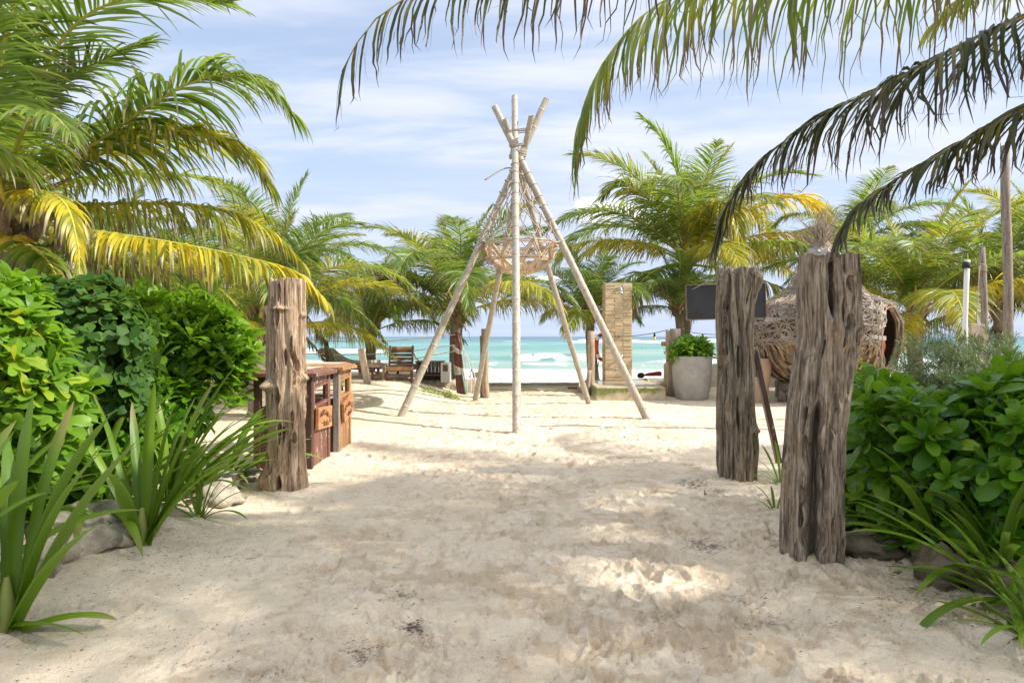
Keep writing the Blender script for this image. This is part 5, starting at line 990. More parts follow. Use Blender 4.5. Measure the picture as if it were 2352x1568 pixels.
def net():
    mb = MB(); mk = MB(); rs = random.Random(9); rows = 7; cols = 14; C = Vector(BC); top = Vector((0.14, 14.05, TPz-0.45)); g = []
    for i in range(rows):
        f = i/(rows-1); z = C.z+0.02+(top.z-C.z)*f; R = (BR*0.98)*(1-f)**0.8+0.11; c = C.lerp(top, f); row = []
        for k in range(cols):
            a = 2*math.pi*(k+0.5*(i % 2))/cols; row.append(Vector((c.x+R*math.cos(a)+rs.uniform(-.03, .03), c.y+R*math.sin(a)+rs.uniform(-.03, .03), z+rs.uniform(-.05, .05))))
        g.append(row)
    for i in range(rows):
        for k in range(cols):
            p = g[i][k]; mk.blob(p, 0.022, 3, 0.1, 1)
            if i+1 < rows:
                for q in (g[i+1][k], g[i+1][(k-1) % cols] if i % 2 == 0 else g[i+1][(k+1) % cols]):
                    if rs.random() < 0.86: m = (p+q)/2+Vector((0, 0, -0.03)); mb.tube([p, m, q], 0.011, 5, False)
            if i == 0: q = g[0][(k+1) % cols]; mb.tube([p, (p+q)/2+Vector((0, 0, -.04)), q], 0.014, 5, False)
    mb.build('rope_net', M_['rope'], BK); mk.build('knots', M_['rope'], BK, 'stuff')
    for k in range(10):
        a = 2*math.pi*k/10; p = C+Vector((BR*math.cos(a), BR*math.sin(a), 0)); ml = MB(); ring(ml, p, (math.sin(a), -math.cos(a), 0.2), 0.03, 0.010, 12); ml.build('rim_tie', M_['rope'], BK)
    mp = MB()     # tangled net bag caught under the left rim
    for k in range(90):
        a = math.pi+rs.uniform(-0.55, 0.55); ph = rs.uniform(0.0, 1.05); r = BR*rs.uniform(0.97, 1.08); p = C+Vector((r*math.cos(ph)*math.cos(a), r*math.cos(ph)*math.sin(a), -r*BSQ*math.sin(ph)))
        q = p+Vector((rs.uniform(-.12, .12), rs.uniform(-.12, .12), rs.uniform(-.14, .05))); mp.tube([p, (p+q)/2+Vector((rs.uniform(-.05, .05), 0, -.03)), q], 0.005, 4, False)
    mp.build('tangled_cord', M_['twig2'], BK, 'stuff')
    for (a, b) in ((Vector((0.13, 13.9, TPz-0.35)), Vector((-0.55, 13.7, TPz-0.62))), (Vector((0.2, 13.9, TPz-0.5)), Vector((0.12, 13.7, TPz-1.35)))):
        m = MB(); m.tube(smooth_path([a, (a+b)/2+Vector((0.05, 0, 0.12)), b], 12), 0.015, 6).build('loose_rope_end', M_['rope'], TR)
net()

# ------------------------------------------------------------------ trash bins
def letter_strokes():
    return {'I': [[(.5,0),(.5,1)]], 'N': [[(0,0),(0,1),(1,0),(1,1)]], 'O': [[(.5,1),(.1,.8),(0,.4),(.3,0),(.8,.05),(1,.5),(.8,.9),(.5,1)]], 'R': [[(0,0),(0,1),(.7,.95),(.85,.7),(.1,.5),(.9,0)]],
            'G': [[(.9,.9),(.4,1),(0,.6),(.05,.1),(.6,0),(.95,.3),(.5,.42)]], 'A': [[(0,0),(.5,1),(1,0)],[(.2,.4),(.8,.4)]], 'C': [[(.9,.9),(.4,1),(0,.5),(.3,0),(.9,.1)]], 'S': [[(.9,.9),(.4,1),(.1,.75),(.8,.4),(.7,.05),(.1,.05)]]}
def bin_(x1, x0, y0, y1, h, word, label, paint, postm, lidm, seed, tilt):
    """front face at x = x1 looking towards +x, body reaches back to x0"""
    z0 = min(hz(x1, y0), hz(x1, y1), hz(x0, y0))-0.05; rt = thing('trash_bin', ((x0+x1)/2, (y0+y1)/2, z0), label, 'trash bin', 'wooden trash bins behind the brown trunk post'); H = h; W = y1-y0; D = x1-x0; rs = random.Random(seed)
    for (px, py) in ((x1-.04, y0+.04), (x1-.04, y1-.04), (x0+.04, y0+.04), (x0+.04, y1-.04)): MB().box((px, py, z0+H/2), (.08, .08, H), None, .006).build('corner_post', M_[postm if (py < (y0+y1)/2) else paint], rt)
    wz0, wz1 = z0+H*0.67, z0+H*0.90
    n = 8; pw = (W-.16)/n
    for k in range(n):        # front boards: full height below the window, short above
        y = y0+.08+pw*(k+.5); e = rs.uniform(-.006, .006); MB().box((x1-.03+e*.4, y, (z0+wz0)/2), (.024, pw-.007, wz0-z0), None, .004).build('board', M_[paint], rt)
        MB().box((x1-.03+e*.4, y, (wz1+z0+H)/2), (.024, pw-.007, z0+H-wz1), None, .004).build('board', M_[paint], rt)
    for (zc, hh) in ((wz0+.02, .04), (wz1-.012, .03)): MB().box((x1-.022, (y0+y1)/2, zc), (.05, W-.165, hh), Rx(math.radians(3)), .004).build('window_rail', M_[paint], rt)
    for yc in (y0+.10, y1-.10): MB().box((x1-.018, yc, (wz0+wz1)/2), (.045, .05, wz1-wz0+.06), None, .004).build('window_stile', M_[paint], rt)
    m = 6; dw = (D-.16)/m
    for k in range(m):       # side boards, with an open slot high up on both sides
        x = x0+.08+dw*(k+.5)
        for ys in (y0+.03, y1-.03):
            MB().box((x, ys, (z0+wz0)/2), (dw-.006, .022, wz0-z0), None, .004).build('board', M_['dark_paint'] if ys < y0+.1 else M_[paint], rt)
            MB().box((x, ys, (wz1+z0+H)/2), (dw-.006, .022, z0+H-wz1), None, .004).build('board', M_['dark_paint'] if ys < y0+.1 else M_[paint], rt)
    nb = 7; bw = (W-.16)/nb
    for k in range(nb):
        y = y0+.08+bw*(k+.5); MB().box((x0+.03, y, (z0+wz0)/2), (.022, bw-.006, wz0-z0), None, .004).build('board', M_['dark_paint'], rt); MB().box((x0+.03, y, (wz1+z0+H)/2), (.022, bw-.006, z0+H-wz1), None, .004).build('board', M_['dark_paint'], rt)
    zl = z0+H     # lid: overhanging slab with sloped rim boards
    V = []; o = .07; b = .13; t = .085
    for (e, z) in ((o, 0.0), (o, .035), (-b+o, t)):
        V += [(x0-e, y0-e, zl+z), (x1+e, y0-e, zl+z), (x1+e, y1+e, zl+z), (x0-e, y1+e, zl+z)]
    mb = MB(); mb.add(V[:8], [(3,2,1,0), (0,1,5,4), (1,2,6,5), (2,3,7,6), (3,0,4,7)]); mb.build('lid_edge', M_[lidm], rt)
    for (q, nm) in (((5,6,10,9), 'lid_slope'), ((4,5,9,8), 'lid_slope'), ((6,7,11,10), 'lid_slope'), ((7,4,8,11), 'lid_slope')):
        p = [Vector(V[i]) for i in q]; nn = (p[1]-p[0]).cross(p[2]-p[0]).normalized(); nn = nn if nn.z > 0 else -nn; mm = MB(); mm.add([a+nn*.004 for a in p]+[a-nn*.018 for a in p], [(0,1,2,3), (7,6,5,4), (0,4,5,1), (1,5,6,2), (2,6,7,3), (3,7,4,0)]); mm.build(nm, M_[lidm], rt)
    MB().box(((x0+x1)/2, (y0+y1)/2, zl+t-.002), (D-2*(b-o)+.01, W-2*(b-o)+.01, .012), None, .003).build('lid_top', M_['canvas'], rt)
    for k in range(4): MB().box((x0+.1+D*.8*(k+.5)/4, (y0+y1)/2, wz0-.02), (.07, W-.2, .02), None, .003).build('inner_slat', M_['plank'], rt)
    # carved sign plate
    Rr = Rx(math.radians(tilt)); c = Vector((x1+.022, (y0+y1)/2+.04, z0+H*0.535)); pw_, ph = W*.74, H*.235; pl = MB().box(c, (.045, pw_, ph), Rr, .006).build('sign_plate', M_['sign_wood'], rt)
    LS = letter_strokes(); nl = len(word); st = MB()
    def put(pts, r=.0045):
        P3 = [c+Rr@Vector((.0235, -pw_/2+p[0]*pw_, -ph/2+p[1]*ph)) for p in pts]
        for a, b2 in zip(P3[:-1], P3[1:]):
            st.tube([a, b2], r, 5)
    for i, ch in enumerate(word):
        f = i/(nl-1); yy = .06+f*.84; zz = .50+.30*math.sin(math.pi*min(1, .12+f*.95))-.12*f; w_ = .62/nl; hh = .25*rs.uniform(.85, 1.1)
        for sk in LS[ch]: put([(yy+(p[0]-.5+.12*p[1])*w_*1.1+rs.uniform(-.004, .004), zz-hh*.5+p[1]*hh) for p in sk])
    for k, (bx, ln, an) in enumerate(((.36, .26, 130), (.40, .30, 100), (.46, .22, 45), (.56, .28, 140), (.60, .30, 95), (.68, .24, 40))):
        a = math.radians(an); put([(bx, .12), (bx+.5*ln*math.cos(a)*.5, .12+ln*.6), (bx+ln*math.cos(a), .12+ln*math.sin(a)*.95+(.02 if an < 90 else 0))], .0055)
    st.build('carved_lettering', M_['carve'], rt); return rt
bin_(-2.40, -3.10, 8.18, 9.02, 1.16, 'INORGANICS', 'dark brown wooden trash bin carved INORGANICS, nearer the brown trunk post', 'brown_paint', 'dark_paint', 'brown_paint', 1, -3)
bin_(-2.38, -3.02, 9.38, 10.12, 1.18, 'ORGANICS', 'orange-brown wooden trash bin carved ORGANICS with tilted plate', 'orange_wood', 'greylog', 'orange_wood', 2, 12)

# ------------------------------------------------------------------ rope fence, posts
def post(name, u0, v0, u1, v1, d, r, mat, label, cat='wooden post', group=None, n=12, dy=0.0, r1=None, seed=0):
    b = P(u0, v0, d); b[2] = hz(b[0], b[1])-0.06; t = P(u1, v1, d+dy); root = thing(name, tuple(b), label, cat, group); rs = random.Random(seed); pts = [b+(t-b)*s+np.array([rs.uniform(-.01, .01), rs.uniform(-.01, .01), 0])*(0 < s < 1) for s in np.linspace(0, 1, 7)]
    rr = [(r+((r1 or r*.92)-r)*s)*rs.uniform(.96, 1.04) for s in np.linspace(0, 1, 7)]; MB().tube(pts, rr, n).build('shaft', M_[mat], root); return root, b, t
post('rope_post', 761, 868, 748, 783, 19.3, 0.075, 'red_post', 'dark red peeling post in the middle of the rope barrier', group='posts of the rope barrier', seed=1)
rp, rb, rt_ = post('rope_post', 1061, 897, 1046, 764, 18.6, 0.125, 'red_post', 'thick leaning dark red post wrapped with white rope', group='posts of the rope barrier', seed=2, r1=0.11)
for k in range(9):
    mb = MB(); f = 0.36+0.02*k if k < 6 else 0.70+0.03*(k-6); c = Vector(rb+(rt_-rb)*f); ring(mb, c, (0.1*k-0.3, 0, 1), 0.125 if k < 6 else 0.118, 0.014, 18, 0.25); mb.build('rope_turn', M_['rope_w'], rp)
for k in range(3):
    mb = MB(); a = rb+(rt_-rb)*(0.95-.08*k)+np.array([0.14, -0.1, 0]); b = rb+np.array([0.16+.1*k, -0.12, 0.05]); mb.tube(smooth_path([a, (a+b)/2+np.array([.05+.05*k, -.05, 0]), b], 14), 0.014, 6).build('hanging_rope', M_['rope_w'], rp)
mb = MB(); mb.tube([rb+np.array([.12, -.16, .06]), rb+np.array([.02, -.17, .62])], .022, 8).build('green_hose', M_['hose'], rp)
post('rope_post', 551, 852, 553, 770, 18.8, 0.07, 'greylog', 'dark wooden post seen above the left shrub', group='posts of the rope barrier', seed=3)
RB = thing('rope_barrier', (-3.4, 19, 0.9), 'three white ropes strung between the dark red posts', 'rope barrier')
for (va, vb, vc, vd) in ((770, 780, 783, 768), (800, 812, 815, 792), (826, 838, 841, 806)):
    A = P(556, va, 18.8); B = P(752, vb, 19.25); C = P(760, vc, 19.25); Dd = P(1046, vd, 18.5)
    for a, b, sg in ((A, B, .05), (C, Dd, .07)): MB().tube(smooth_path([a, (a*2+b)/3+np.array([0, 0, -sg]), (a+2*b)/3+np.array([0, 0, -sg]), b], 16), .0125, 6).build('rope', M_['rope_w'], RB)
def plankp(name, u0, v0, u1, v1, d, w, t, mat, label, cat, group=None):
    b = P(u0, v0, d); b[2] = hz(b[0], b[1])-0.06; tt = P(u1, v1, d); dd = Vector(tt-b); L = dd.length; dd.normalize(); s = dd.cross(Vector((0, 1, 0))).normalized(); R = Matrix((s, s.cross(dd)*-1, dd)).transposed()
    o = MB().box(Vector(b+tt)/2, (w, t, L), R, .012); me = o.mesh(name, b); ob = link(name, me, M_[mat]); ob.location = tuple(b); tag(ob, label, cat, group); return ob
plankp('leaning_plank', 845, 880, 829, 800, 17.2, .17, .06, 'plank', 'short weathered plank leaning in front of the side table', 'plank')
lg = 'log posts between the sand and the beach'
post('log_post', 1117, 906, 1112, 755, 17.6, .085, 'log', 'pale log post just left of the back bamboo pole', 'log post', lg, seed=4)
post('log_post', 1107, 906, 1106, 771, 17.75, .05, 'greylog', 'thin grey log tied behind the pale log post', 'log post', lg, seed=5)
post('log_post', 1358, 903, 1358, 760, 18.3, .105, 'log', 'pale log post left of the stone shower column', 'log post', lg, seed=6)
post('log_post', 1349, 906, 1354, 850, 18.1, .06, 'plank', 'short split log leaning on the pale post by the shower', 'log post', lg, seed=7)
post('log_post', 1537, 907, 1537, 759, 17.9, .10, 'log', 'yellowish log post at the shower platform corner', 'log post', lg, seed=8)
post('log_post', 1553, 910, 1551, 755, 17.8, .15, 'greylog', 'thick grey log post beside the cement planter', 'log post', lg, seed=9)
for (v, lb_) in ((789, 'upper short cross log stub beside the shower platform'), (883, 'lower short cross log stub beside the shower platform')):
    p = P(1530, v, 17.9); mb = MB(); mb.tube([p+np.array([-.12, 0, 0]), p+np.array([.12, .02, 0])], .065, 12); o = link('log_stub', mb.mesh('log_stub', p), M_['log']); o.location = tuple(p); tag(o, lb_, 'log stub', 'cross log stubs')
o = link('hose_piece', MB().tube([P(1562, 905, 17.45), P(1556, 870, 17.45)], .025, 8).mesh('hose_piece', P(1562, 905, 17.45)), M_['hose']); o.location = tuple(P(1562, 905, 17.45)); tag(o, 'short green hose leaning on the thick grey log post', 'hose')
# low kerbs at the edge of the beach
def kerb(x0, x1, y, z, h, w, label, seed):
    n = 40; V = []; F = []; rs = np.random.RandomState(seed)
    prof = [(-w/2, -0.5), (-w/2, 0), (-w/2+.05, h*.5), (-w/2+.08, h*.93), (0, h), (w/2-.06, h*.9), (w/2, 0), (w/2, -.5)]
    for i in range(n):
        x = x0+(x1-x0)*i/(n-1)
        for (py, pz) in prof: V.append((x, y+py+rs.normal(0, .012), z+pz+(rs.normal(0, .012) if pz > 0 else 0)))
    k = len(prof); F = [(i*k+j, (i+1)*k+j, (i+1)*k+j+1, i*k+j+1) for i in range(n-1) for j in range(k-1)]+[tuple(range(k))[::-1], tuple((n-1)*k+j for j in range(k))]
    mb = MB(); mb.add(V, F, True); o = link('stone_kerb', mb.mesh('stone_kerb', ((x0+x1)/2, y, z)), M_['kerb']); o.location = ((x0+x1)/2, y, z); tag(o, label, 'stone kerb', 'kerbs along the beach edge')
kerb(-1.6, 2.4, 22.2, -0.02, .10, .5, 'low sandy kerb across the gap towards the sea', 1)
kerb(-2.6, -0.75, 19.4, .20, .17, .6, 'pale kerb slab behind the thick rope post', 2)
kerb(4.0, 6.4, 20.4, .12, .22, .7, 'pale kerb slab behind the shower platform', 3)
kerb(1.9, 2.7, 19.6, .12, .16, .6, 'short kerb left of the shower platform', 4)

# ------------------------------------------------------------------ shower
def shower():
    ang = math.radians(-2); cxy = Vector((2.92, 18.4)); R = Rz(ang)
    pf = thing('shower_platform', (3.0, 18.4, 0), 'mossy concrete platform under the stone shower column', 'concrete platform')
    V = []; n = 24; x0, x1, y0, y1, h = 2.10, 3.86, 17.1, 19.9, .33; b = .05
    mb = MB(); mb.box(((x0+x1)/2, (y0+y1)/2, h/2-.1), (x1-x0, y1-y0, h+.2), None, .03); mb.build('slab', M_['moss'], pf)
    MB().box(((x0+x1)/2-.1, 18.5, h+.004), (1.2, 1.6, .008), None, .003).build('wet_patch', M_['wet'], pf)
    MB().tube([(3.0, 17.1, .14), (3.0, 17.05, .13)], [.04, .035], 10).build('drain_pipe', M_['moss'], pf)
    C = P(1420, 868, 19.4); W = .76; Dp = .42; zt = zv(652, 19.4); zb = .31; cx, cy = C[0], 19.4+Dp/2
    co = thing('shower_column', (cx, cy, zb), 'tall outdoor shower column faced with yellow split stone', 'shower column')
    MB().box((cx, cy, (zb+zt)/2), (W-.05, Dp-.05, zt-zb-.01), None, .005).build('core', M_['kerb'], co)
    rs = random.Random(4); nr = 58; rh = (zt-zb)/nr; cols = [W*.33]*3
    tem = [MB().box((0, 0, 0), (1, 1, 1), None, .06).mesh('stone_strip') for _ in range(1)][0]; tem.materials.append(M_['stone_strip'])
    def strip(x, y, z, sx, sy, sz): o = link('stone_strip', tem, None, co); o.location = Vector((x, y, z))-Vector((cx, cy, zb)); o.scale = (sx, sy, sz)
    for r in range(nr):
        z = zb+rh*(r+.5); sp = [0, W*.36+rs.choice((0, 0, .03)), W*.67+rs.choice((0, 0, -.03)), W]
        for a, b2 in zip(sp[:-1], sp[1:]):
            pr = rs.uniform(.0, .018); strip(cx-W/2+(a+b2)/2, cy-Dp/2-pr/2, z, b2-a-.004, .05+pr, rh-.005)
        pr = rs.uniform(0, .012); strip(cx-W/2-pr/2, cy+.015, z, .04+pr, Dp-.06, rh-.005)
        if r % 1 == 0: strip(cx+W/2+pr/2, cy+.015, z, .04+pr, Dp-.06, rh-.005)
    MB().box((cx, cy, zt+.012), (W+.02, Dp+.02, .03), None, .006).build('cap', M_['kerb'], co)
    f = cy-Dp/2-.045; px = cx+(1424-1420)/1568*19.4
    hd = MB(); z = zv(668, 19.4); hd.tube([(px-.04, f+.03, z+.07), (px-.04, f-.03, z+.07)], .04, 14); hd.build('wall_flange', M_['chrome'], co)
    hd = MB(); hd.tube(smooth_path([(px-.02, f-.02, z+.07), (px, f-.10, z+.08), (px+.01, f-.14, z+.0)], 8), .02, 10); hd.tube([(px+.01, f-.14, z+.0), (px+.01, f-.145, z-.05), (px+.01, f-.15, z-.09)], [.022, .05, .085], 16); hd.build('shower_head', M_['chrome'], co)
    z = zv(771, 19.4); kb = MB(); kb.tube([(px-.01, f+.03, z), (px-.01, f-.02, z), (px-.01, f-.05, z)], [.05, .045, .035], 14); kb.tube([(px, f-.05, z), (px+.05, f-.08, z-.03)], .014, 8); kb.build('tap_knob', M_['chrome'], co)
    z = zv(818, 19.4); kb = MB(); kb.tube([(px+.02, f+.03, z), (px+.02, f-.07, z)], .02, 10); kb.tube([(px-.03, f-.06, z+.02), (px+.07, f-.06, z+.02)], .012, 8); kb.tube([(px+.02, f-.07, z), (px+.02, f-.075, z-.05)], .016, 8); kb.build('foot_tap', M_['chrome'], co)
    lr = thing('life_ring', (cx-W/2-.02, cy+.3, zv(797, 19.8)), 'red and white life ring hanging behind the shower column', 'life ring')
    mb = MB(); c = Vector((cx-W/2-.03, cy+.26, zv(797, 19.8))); rr = .36
    pts = [c+Vector((.20*math.cos(t)*.8, .1*math.cos(t), rr*math.sin(t))) for t in np.linspace(0, 2*math.pi, 36)]; mb.tube(pts, .055, 10, False).build('ring', M_['lifering'], lr)
    for a in (.7, 2.4, 3.9, 5.5):
        q = MB(); pts2 = [c+Vector((.20*math.cos(t)*.8, .1*math.cos(t), rr*math.sin(t))) for t in np.linspace(a-.18, a+.18, 6)]; q.tube(pts2, .059, 10, False).build('white_band', M_['white_pvc'], lr)
    q = MB(); q.tube(smooth_path([c+Vector((-.12, 0, -.3)), c+Vector((-.17, 0, -.45)), c+Vector((-.12, 0, -.58)), c+Vector((-.08, 0, -.42))], 14), .012, 6).build('cord', M_['cable'], lr)
m, nt, b, out = newmat('wet_concrete'); b.inputs['Base Color'].default_value = (0.36, 0.32, 0.26, 1); b.inputs['Roughness'].default_value = 0.12; bump(nt, b, tex(nt, 8, 4), .003, .3); M_['wet'] = m
shower()
rs_ = P(1497, 861, 22.5)
bl = thing('beach_cushion', tuple(P(1500, 864, 22.0)), 'red wedge cushion lying on the kerb beyond the shower platform', 'cushion'); p = P(1500, 862, 21.6); mb = MB()
mb.add([p+np.array(q) for q in ((-.3, 0, -.02), (.28, 0, -.02), (.30, .4, -.02), (-.3, .4, -.02), (-.1, .02, .07), (.28, .0, .13), (.29, .4, .12), (-.1, .4, .06))], [(3,2,1,0), (0,1,5,4), (1,2,6,5), (2,3,7,6), (3,0,4,7), (4,5,6,7)]); o = mb.build('cover', M_['red_cloth'], bl)
o.modifiers.new('s', 'BEVEL').width = .03
p = P(1472, 864, 21.4); o = link('dark_hat', MB().blob((0, 0, .03), .10, 8, .2, 3, (1.2, 1, .9)).mesh('dark_hat'), M_['hair']); o.location = tuple(p); tag(o, 'dark round head-shaped bundle left of the red wedge cushion', 'bundle')
p = P(1303+17, 882, 20.8); o = link('red_strap', MB().box((0, 0, 0), (.42, .12, .04), Rz(.1), .01).mesh('red_strap'), M_['red_cloth']); o.location = (p[0], p[1], hz(p[0], p[1])+.04); tag(o, 'flat red cloth lying by the kerb right of the gap', 'cloth')

# ------------------------------------------------------------------ loungers, table, cabinet
def lounger_back():    # brown lounger seen from behind
    d = 18.6; c = P(922, 865, d); z = float(gz(c[0], c[1]))+.0; root = thing('sun_lounger', (c[0], c[1], z), 'dark brown slatted sun lounger with its raised back towards the path', 'sun lounger', 'wooden sun loungers on the dune'); w = .62; x = c[0]; y = c[1]; hb = zv(797, d)-z; tl = math.radians(-12)
    sl = MB()
    for s in (-1, 1):
        MB().box((x+s*w/2, y-.05, z+hb*.5+.15), (.05, .06, hb*.78), Rx(tl), .008).build('back_stile', M_['lounger'], root)
        for yy in (y-.35, y+1.4): MB().box((x+s*(w/2+.02), yy, z+.16), (.07, .07, .40), None, .008).build('leg', M_['lounger'], root)
        MB().box((x+s*(w/2+.03), y+.55, z+.34), (.05, 2.0, .09), None, .008).build('side_rail', M_['lounger'], root)
    n = 6
    for k in range(n): f = (k+.5)/n; MB().box((x, y-.05-math.sin(tl)*(-1)*(f-.5)*hb*.75*-1, z+.24+f*(hb-.30)), (w-.05, .025, (hb-.30)/n-.022), Rx(tl), .004).build('back_slat', M_['lounger'], root)
    MB().box((x, y-.05+.2*(hb*.5), z+hb-.03), (w+.06, .06, .08), Rx(tl), .01).build('head_rail', M_['orange_wood'], root)
    MB().box((x, y-.42, z+.34), (w+.16, .07, .10), None, .01).build('rear_rail', M_['orange_wood'], root); MB().box((x, y-.40, z+.16), (w+.06, .05, .09), None, .01).build('lower_rail', M_['lounger'], root)
    for k in range(8): MB().box((x, y+.1+.2*k, z+.39), (w, .15, .022), None, .004).build('seat_slat', M_['lounger'], root)
    MB().tube(smooth_path([(x+w/2-.02, y, z+hb*.9), (x+w/2+.04, y+.4, z+.6), (x+w/2+.14, y+.9, z+.43)], 8), .022, 6).build('mattress_edge', M_['canvas'], root)
    for s in (-1, 1): mb = MB(); ring(mb, (x+s*(w/2-.03), y+.05, z+hb-.03), (1, 0, .2), .045, .010, 12); mb.build('rope_tie', M_['rope_w'], root)
lounger_back()
def lounger_side(x, y, z, label, seed, ln=2.0, flip=1, back=30, az=0.0):
    root = thing('sun_lounger', (x, y, z), label, 'sun lounger', 'wooden sun loungers on the dune'); R = Rz(az); T = lambda a, b, c: tuple(Vector((x, y, z))+R@Vector((a*flip, b, c)))
    for s in (-.32, .32):
        MB().box(T(0, s, .30), (ln, .05, .10), R, .008).build('side_rail', M_['orange_wood'], root)
        for a in (-ln/2+.15, ln/2-.15): MB().box(T(a, s, .13), (.07, .07, .34), R, .008).build('leg', M_['orange_wood'], root)
    for k in range(8): MB().box(T(-ln/2+.8+.15*k, 0, .36), (.11, .60, .02), R, .004).build('seat_slat', M_['orange_wood'], root)
    a = math.radians(back); L = .75; hx, hz_ = -ln/2+.72, .38
    Rb = R@Ry(a*flip); MB().box(T(hx-math.cos(a)*L/2, 0, hz_+math.sin(a)*L/2), (L, .64, .05), Rb, .01).build('backrest', M_['lounger'], root)
    mb = MB(); up = np.array([0, 0, 1]); prof = [(-ln/2+.72-math.cos(a)*L, .38+math.sin(a)*L), (-ln/2+.72, .40), (ln/2-.05, .40)]; th = .09
    sec = smooth_path([np.array([p[0], 0, p[1]+.03]) for p in prof], 14); V = []; F = []
    for i, p in enumerate(sec):
        for (b2, t) in ((-.31, 0), (.31, 0), (.30, th), (-.30, th)): V.append(T(p[0], b2, p[2]+t))
    for i in range(13):
        for j in range(4): F.append((i*4+j, i*4+(j+1) % 4, (i+1)*4+(j+1) % 4, (i+1)*4+j))
    F += [(3,2,1,0), (52,53,54,55)]; mb.add(V, F, True); mb.build('mattress', M_['canvas'], root)
p = P(775, 865, 19.9); lounger_side(p[0]+.35, p[1], float(gz(p[0], p[1])), 'lounger with beige mattress behind the trash bins, seen from the side', 1, 1.9, 1, 28, math.radians(-28))
p = P(640, 865, 19.2); lounger_side(p[0]-.1, p[1], float(gz(p[0], p[1])), 'lounger with its orange-edged back raised, right behind the brown trunk post', 2, 1.7, -1, 58, math.radians(10))
p = P(560, 860, 19.4); lounger_side(p[0]-.3, p[1]+.6, float(gz(p[0], p[1])), 'lounger with tan mattress seen above the left shrub', 3, 1.8, 1, 32, math.radians(-10))
def person():       # sunbather lying on the lounger, only a small part shows behind the plank
    q = P(829, 846, 19.6); base = Vector((q[0], q[1], q[2])); pts = [Vector((-.05, -.02, .02)), Vector((0, 0, -.06)), Vector((.10, .05, -.16)), Vector((.3, .2, -.22)), Vector((.55, .35, -.22)), Vector((.8, .5, -.24)), Vector((-.02, .14, -.12)), Vector((.14, .24, -.24)), Vector((.02, -.14, -.12)), Vector((.2, -.12, -.26)), Vector((.8, .62, -.24)), Vector((.53, .48, -.22))]
    ed = [(0,1), (1,2), (2,3), (3,4), (4,5), (1,6), (6,7), (1,8), (8,9), (3,11), (11,10)]; me = bpy.data.meshes.new('person'); me.from_pydata([tuple(v) for v in pts], ed, []); o = link('person', me, M_['skin']); o.location = base
    sk = o.modifiers.new('skin', 'SKIN'); rad = [.085, .055, .14, .14, .085, .055, .06, .04, .06, .04, .055, .085]
    if not me.skin_vertices: 
        bpy.context.view_layer.objects.active = o
    for i, r in enumerate(rad):
        if me.skin_vertices: me.skin_vertices[0].data[i].radius = (r, r)
    o.modifiers.new('sub', 'SUBSURF').levels = 1; tag(o, 'sunbather lying on the beige lounger, seen behind the leaning plank', 'person')
    h = MB(); h.blob(base+Vector((-.09, .0, .09)), .09, 8, .1, 2, (1, 1, .9)); me2 = h.mesh('hair', base); link('hair', me2, M_['hair'], o)
person()
def side_table():
    d = 18.8; c = P(868, 835, d); z = float(gz(c[0], c[1])); t = c[2]; root = thing('side_table', (c[0], c[1], z), 'low weathered side table between the leaning plank and the brown lounger', 'side table'); w = .50
    for k in range(5): MB().box((c[0], c[1]-.24+.12*k, t-.015), (w, .108, .03), None, .004).build('top_board', M_['plank'], root)
    MB().box((c[0], c[1]-.29, t-.06), (w, .03, .06), None, .004).build('apron', M_['plank'], root)
    for sx in (-1, 1):
        for sy in (-1, 1): MB().box((c[0]+sx*(w/2-.05), c[1]+sy*.24, (z+t)/2-.04), (.06, .06, t-z-.02), None, .006).build('leg', M_['plank'], root)
    MB().box((c[0], c[1], z+.12), (w-.1, .45, .02), None, .004).build('shelf', M_['plank'], root)
side_table()
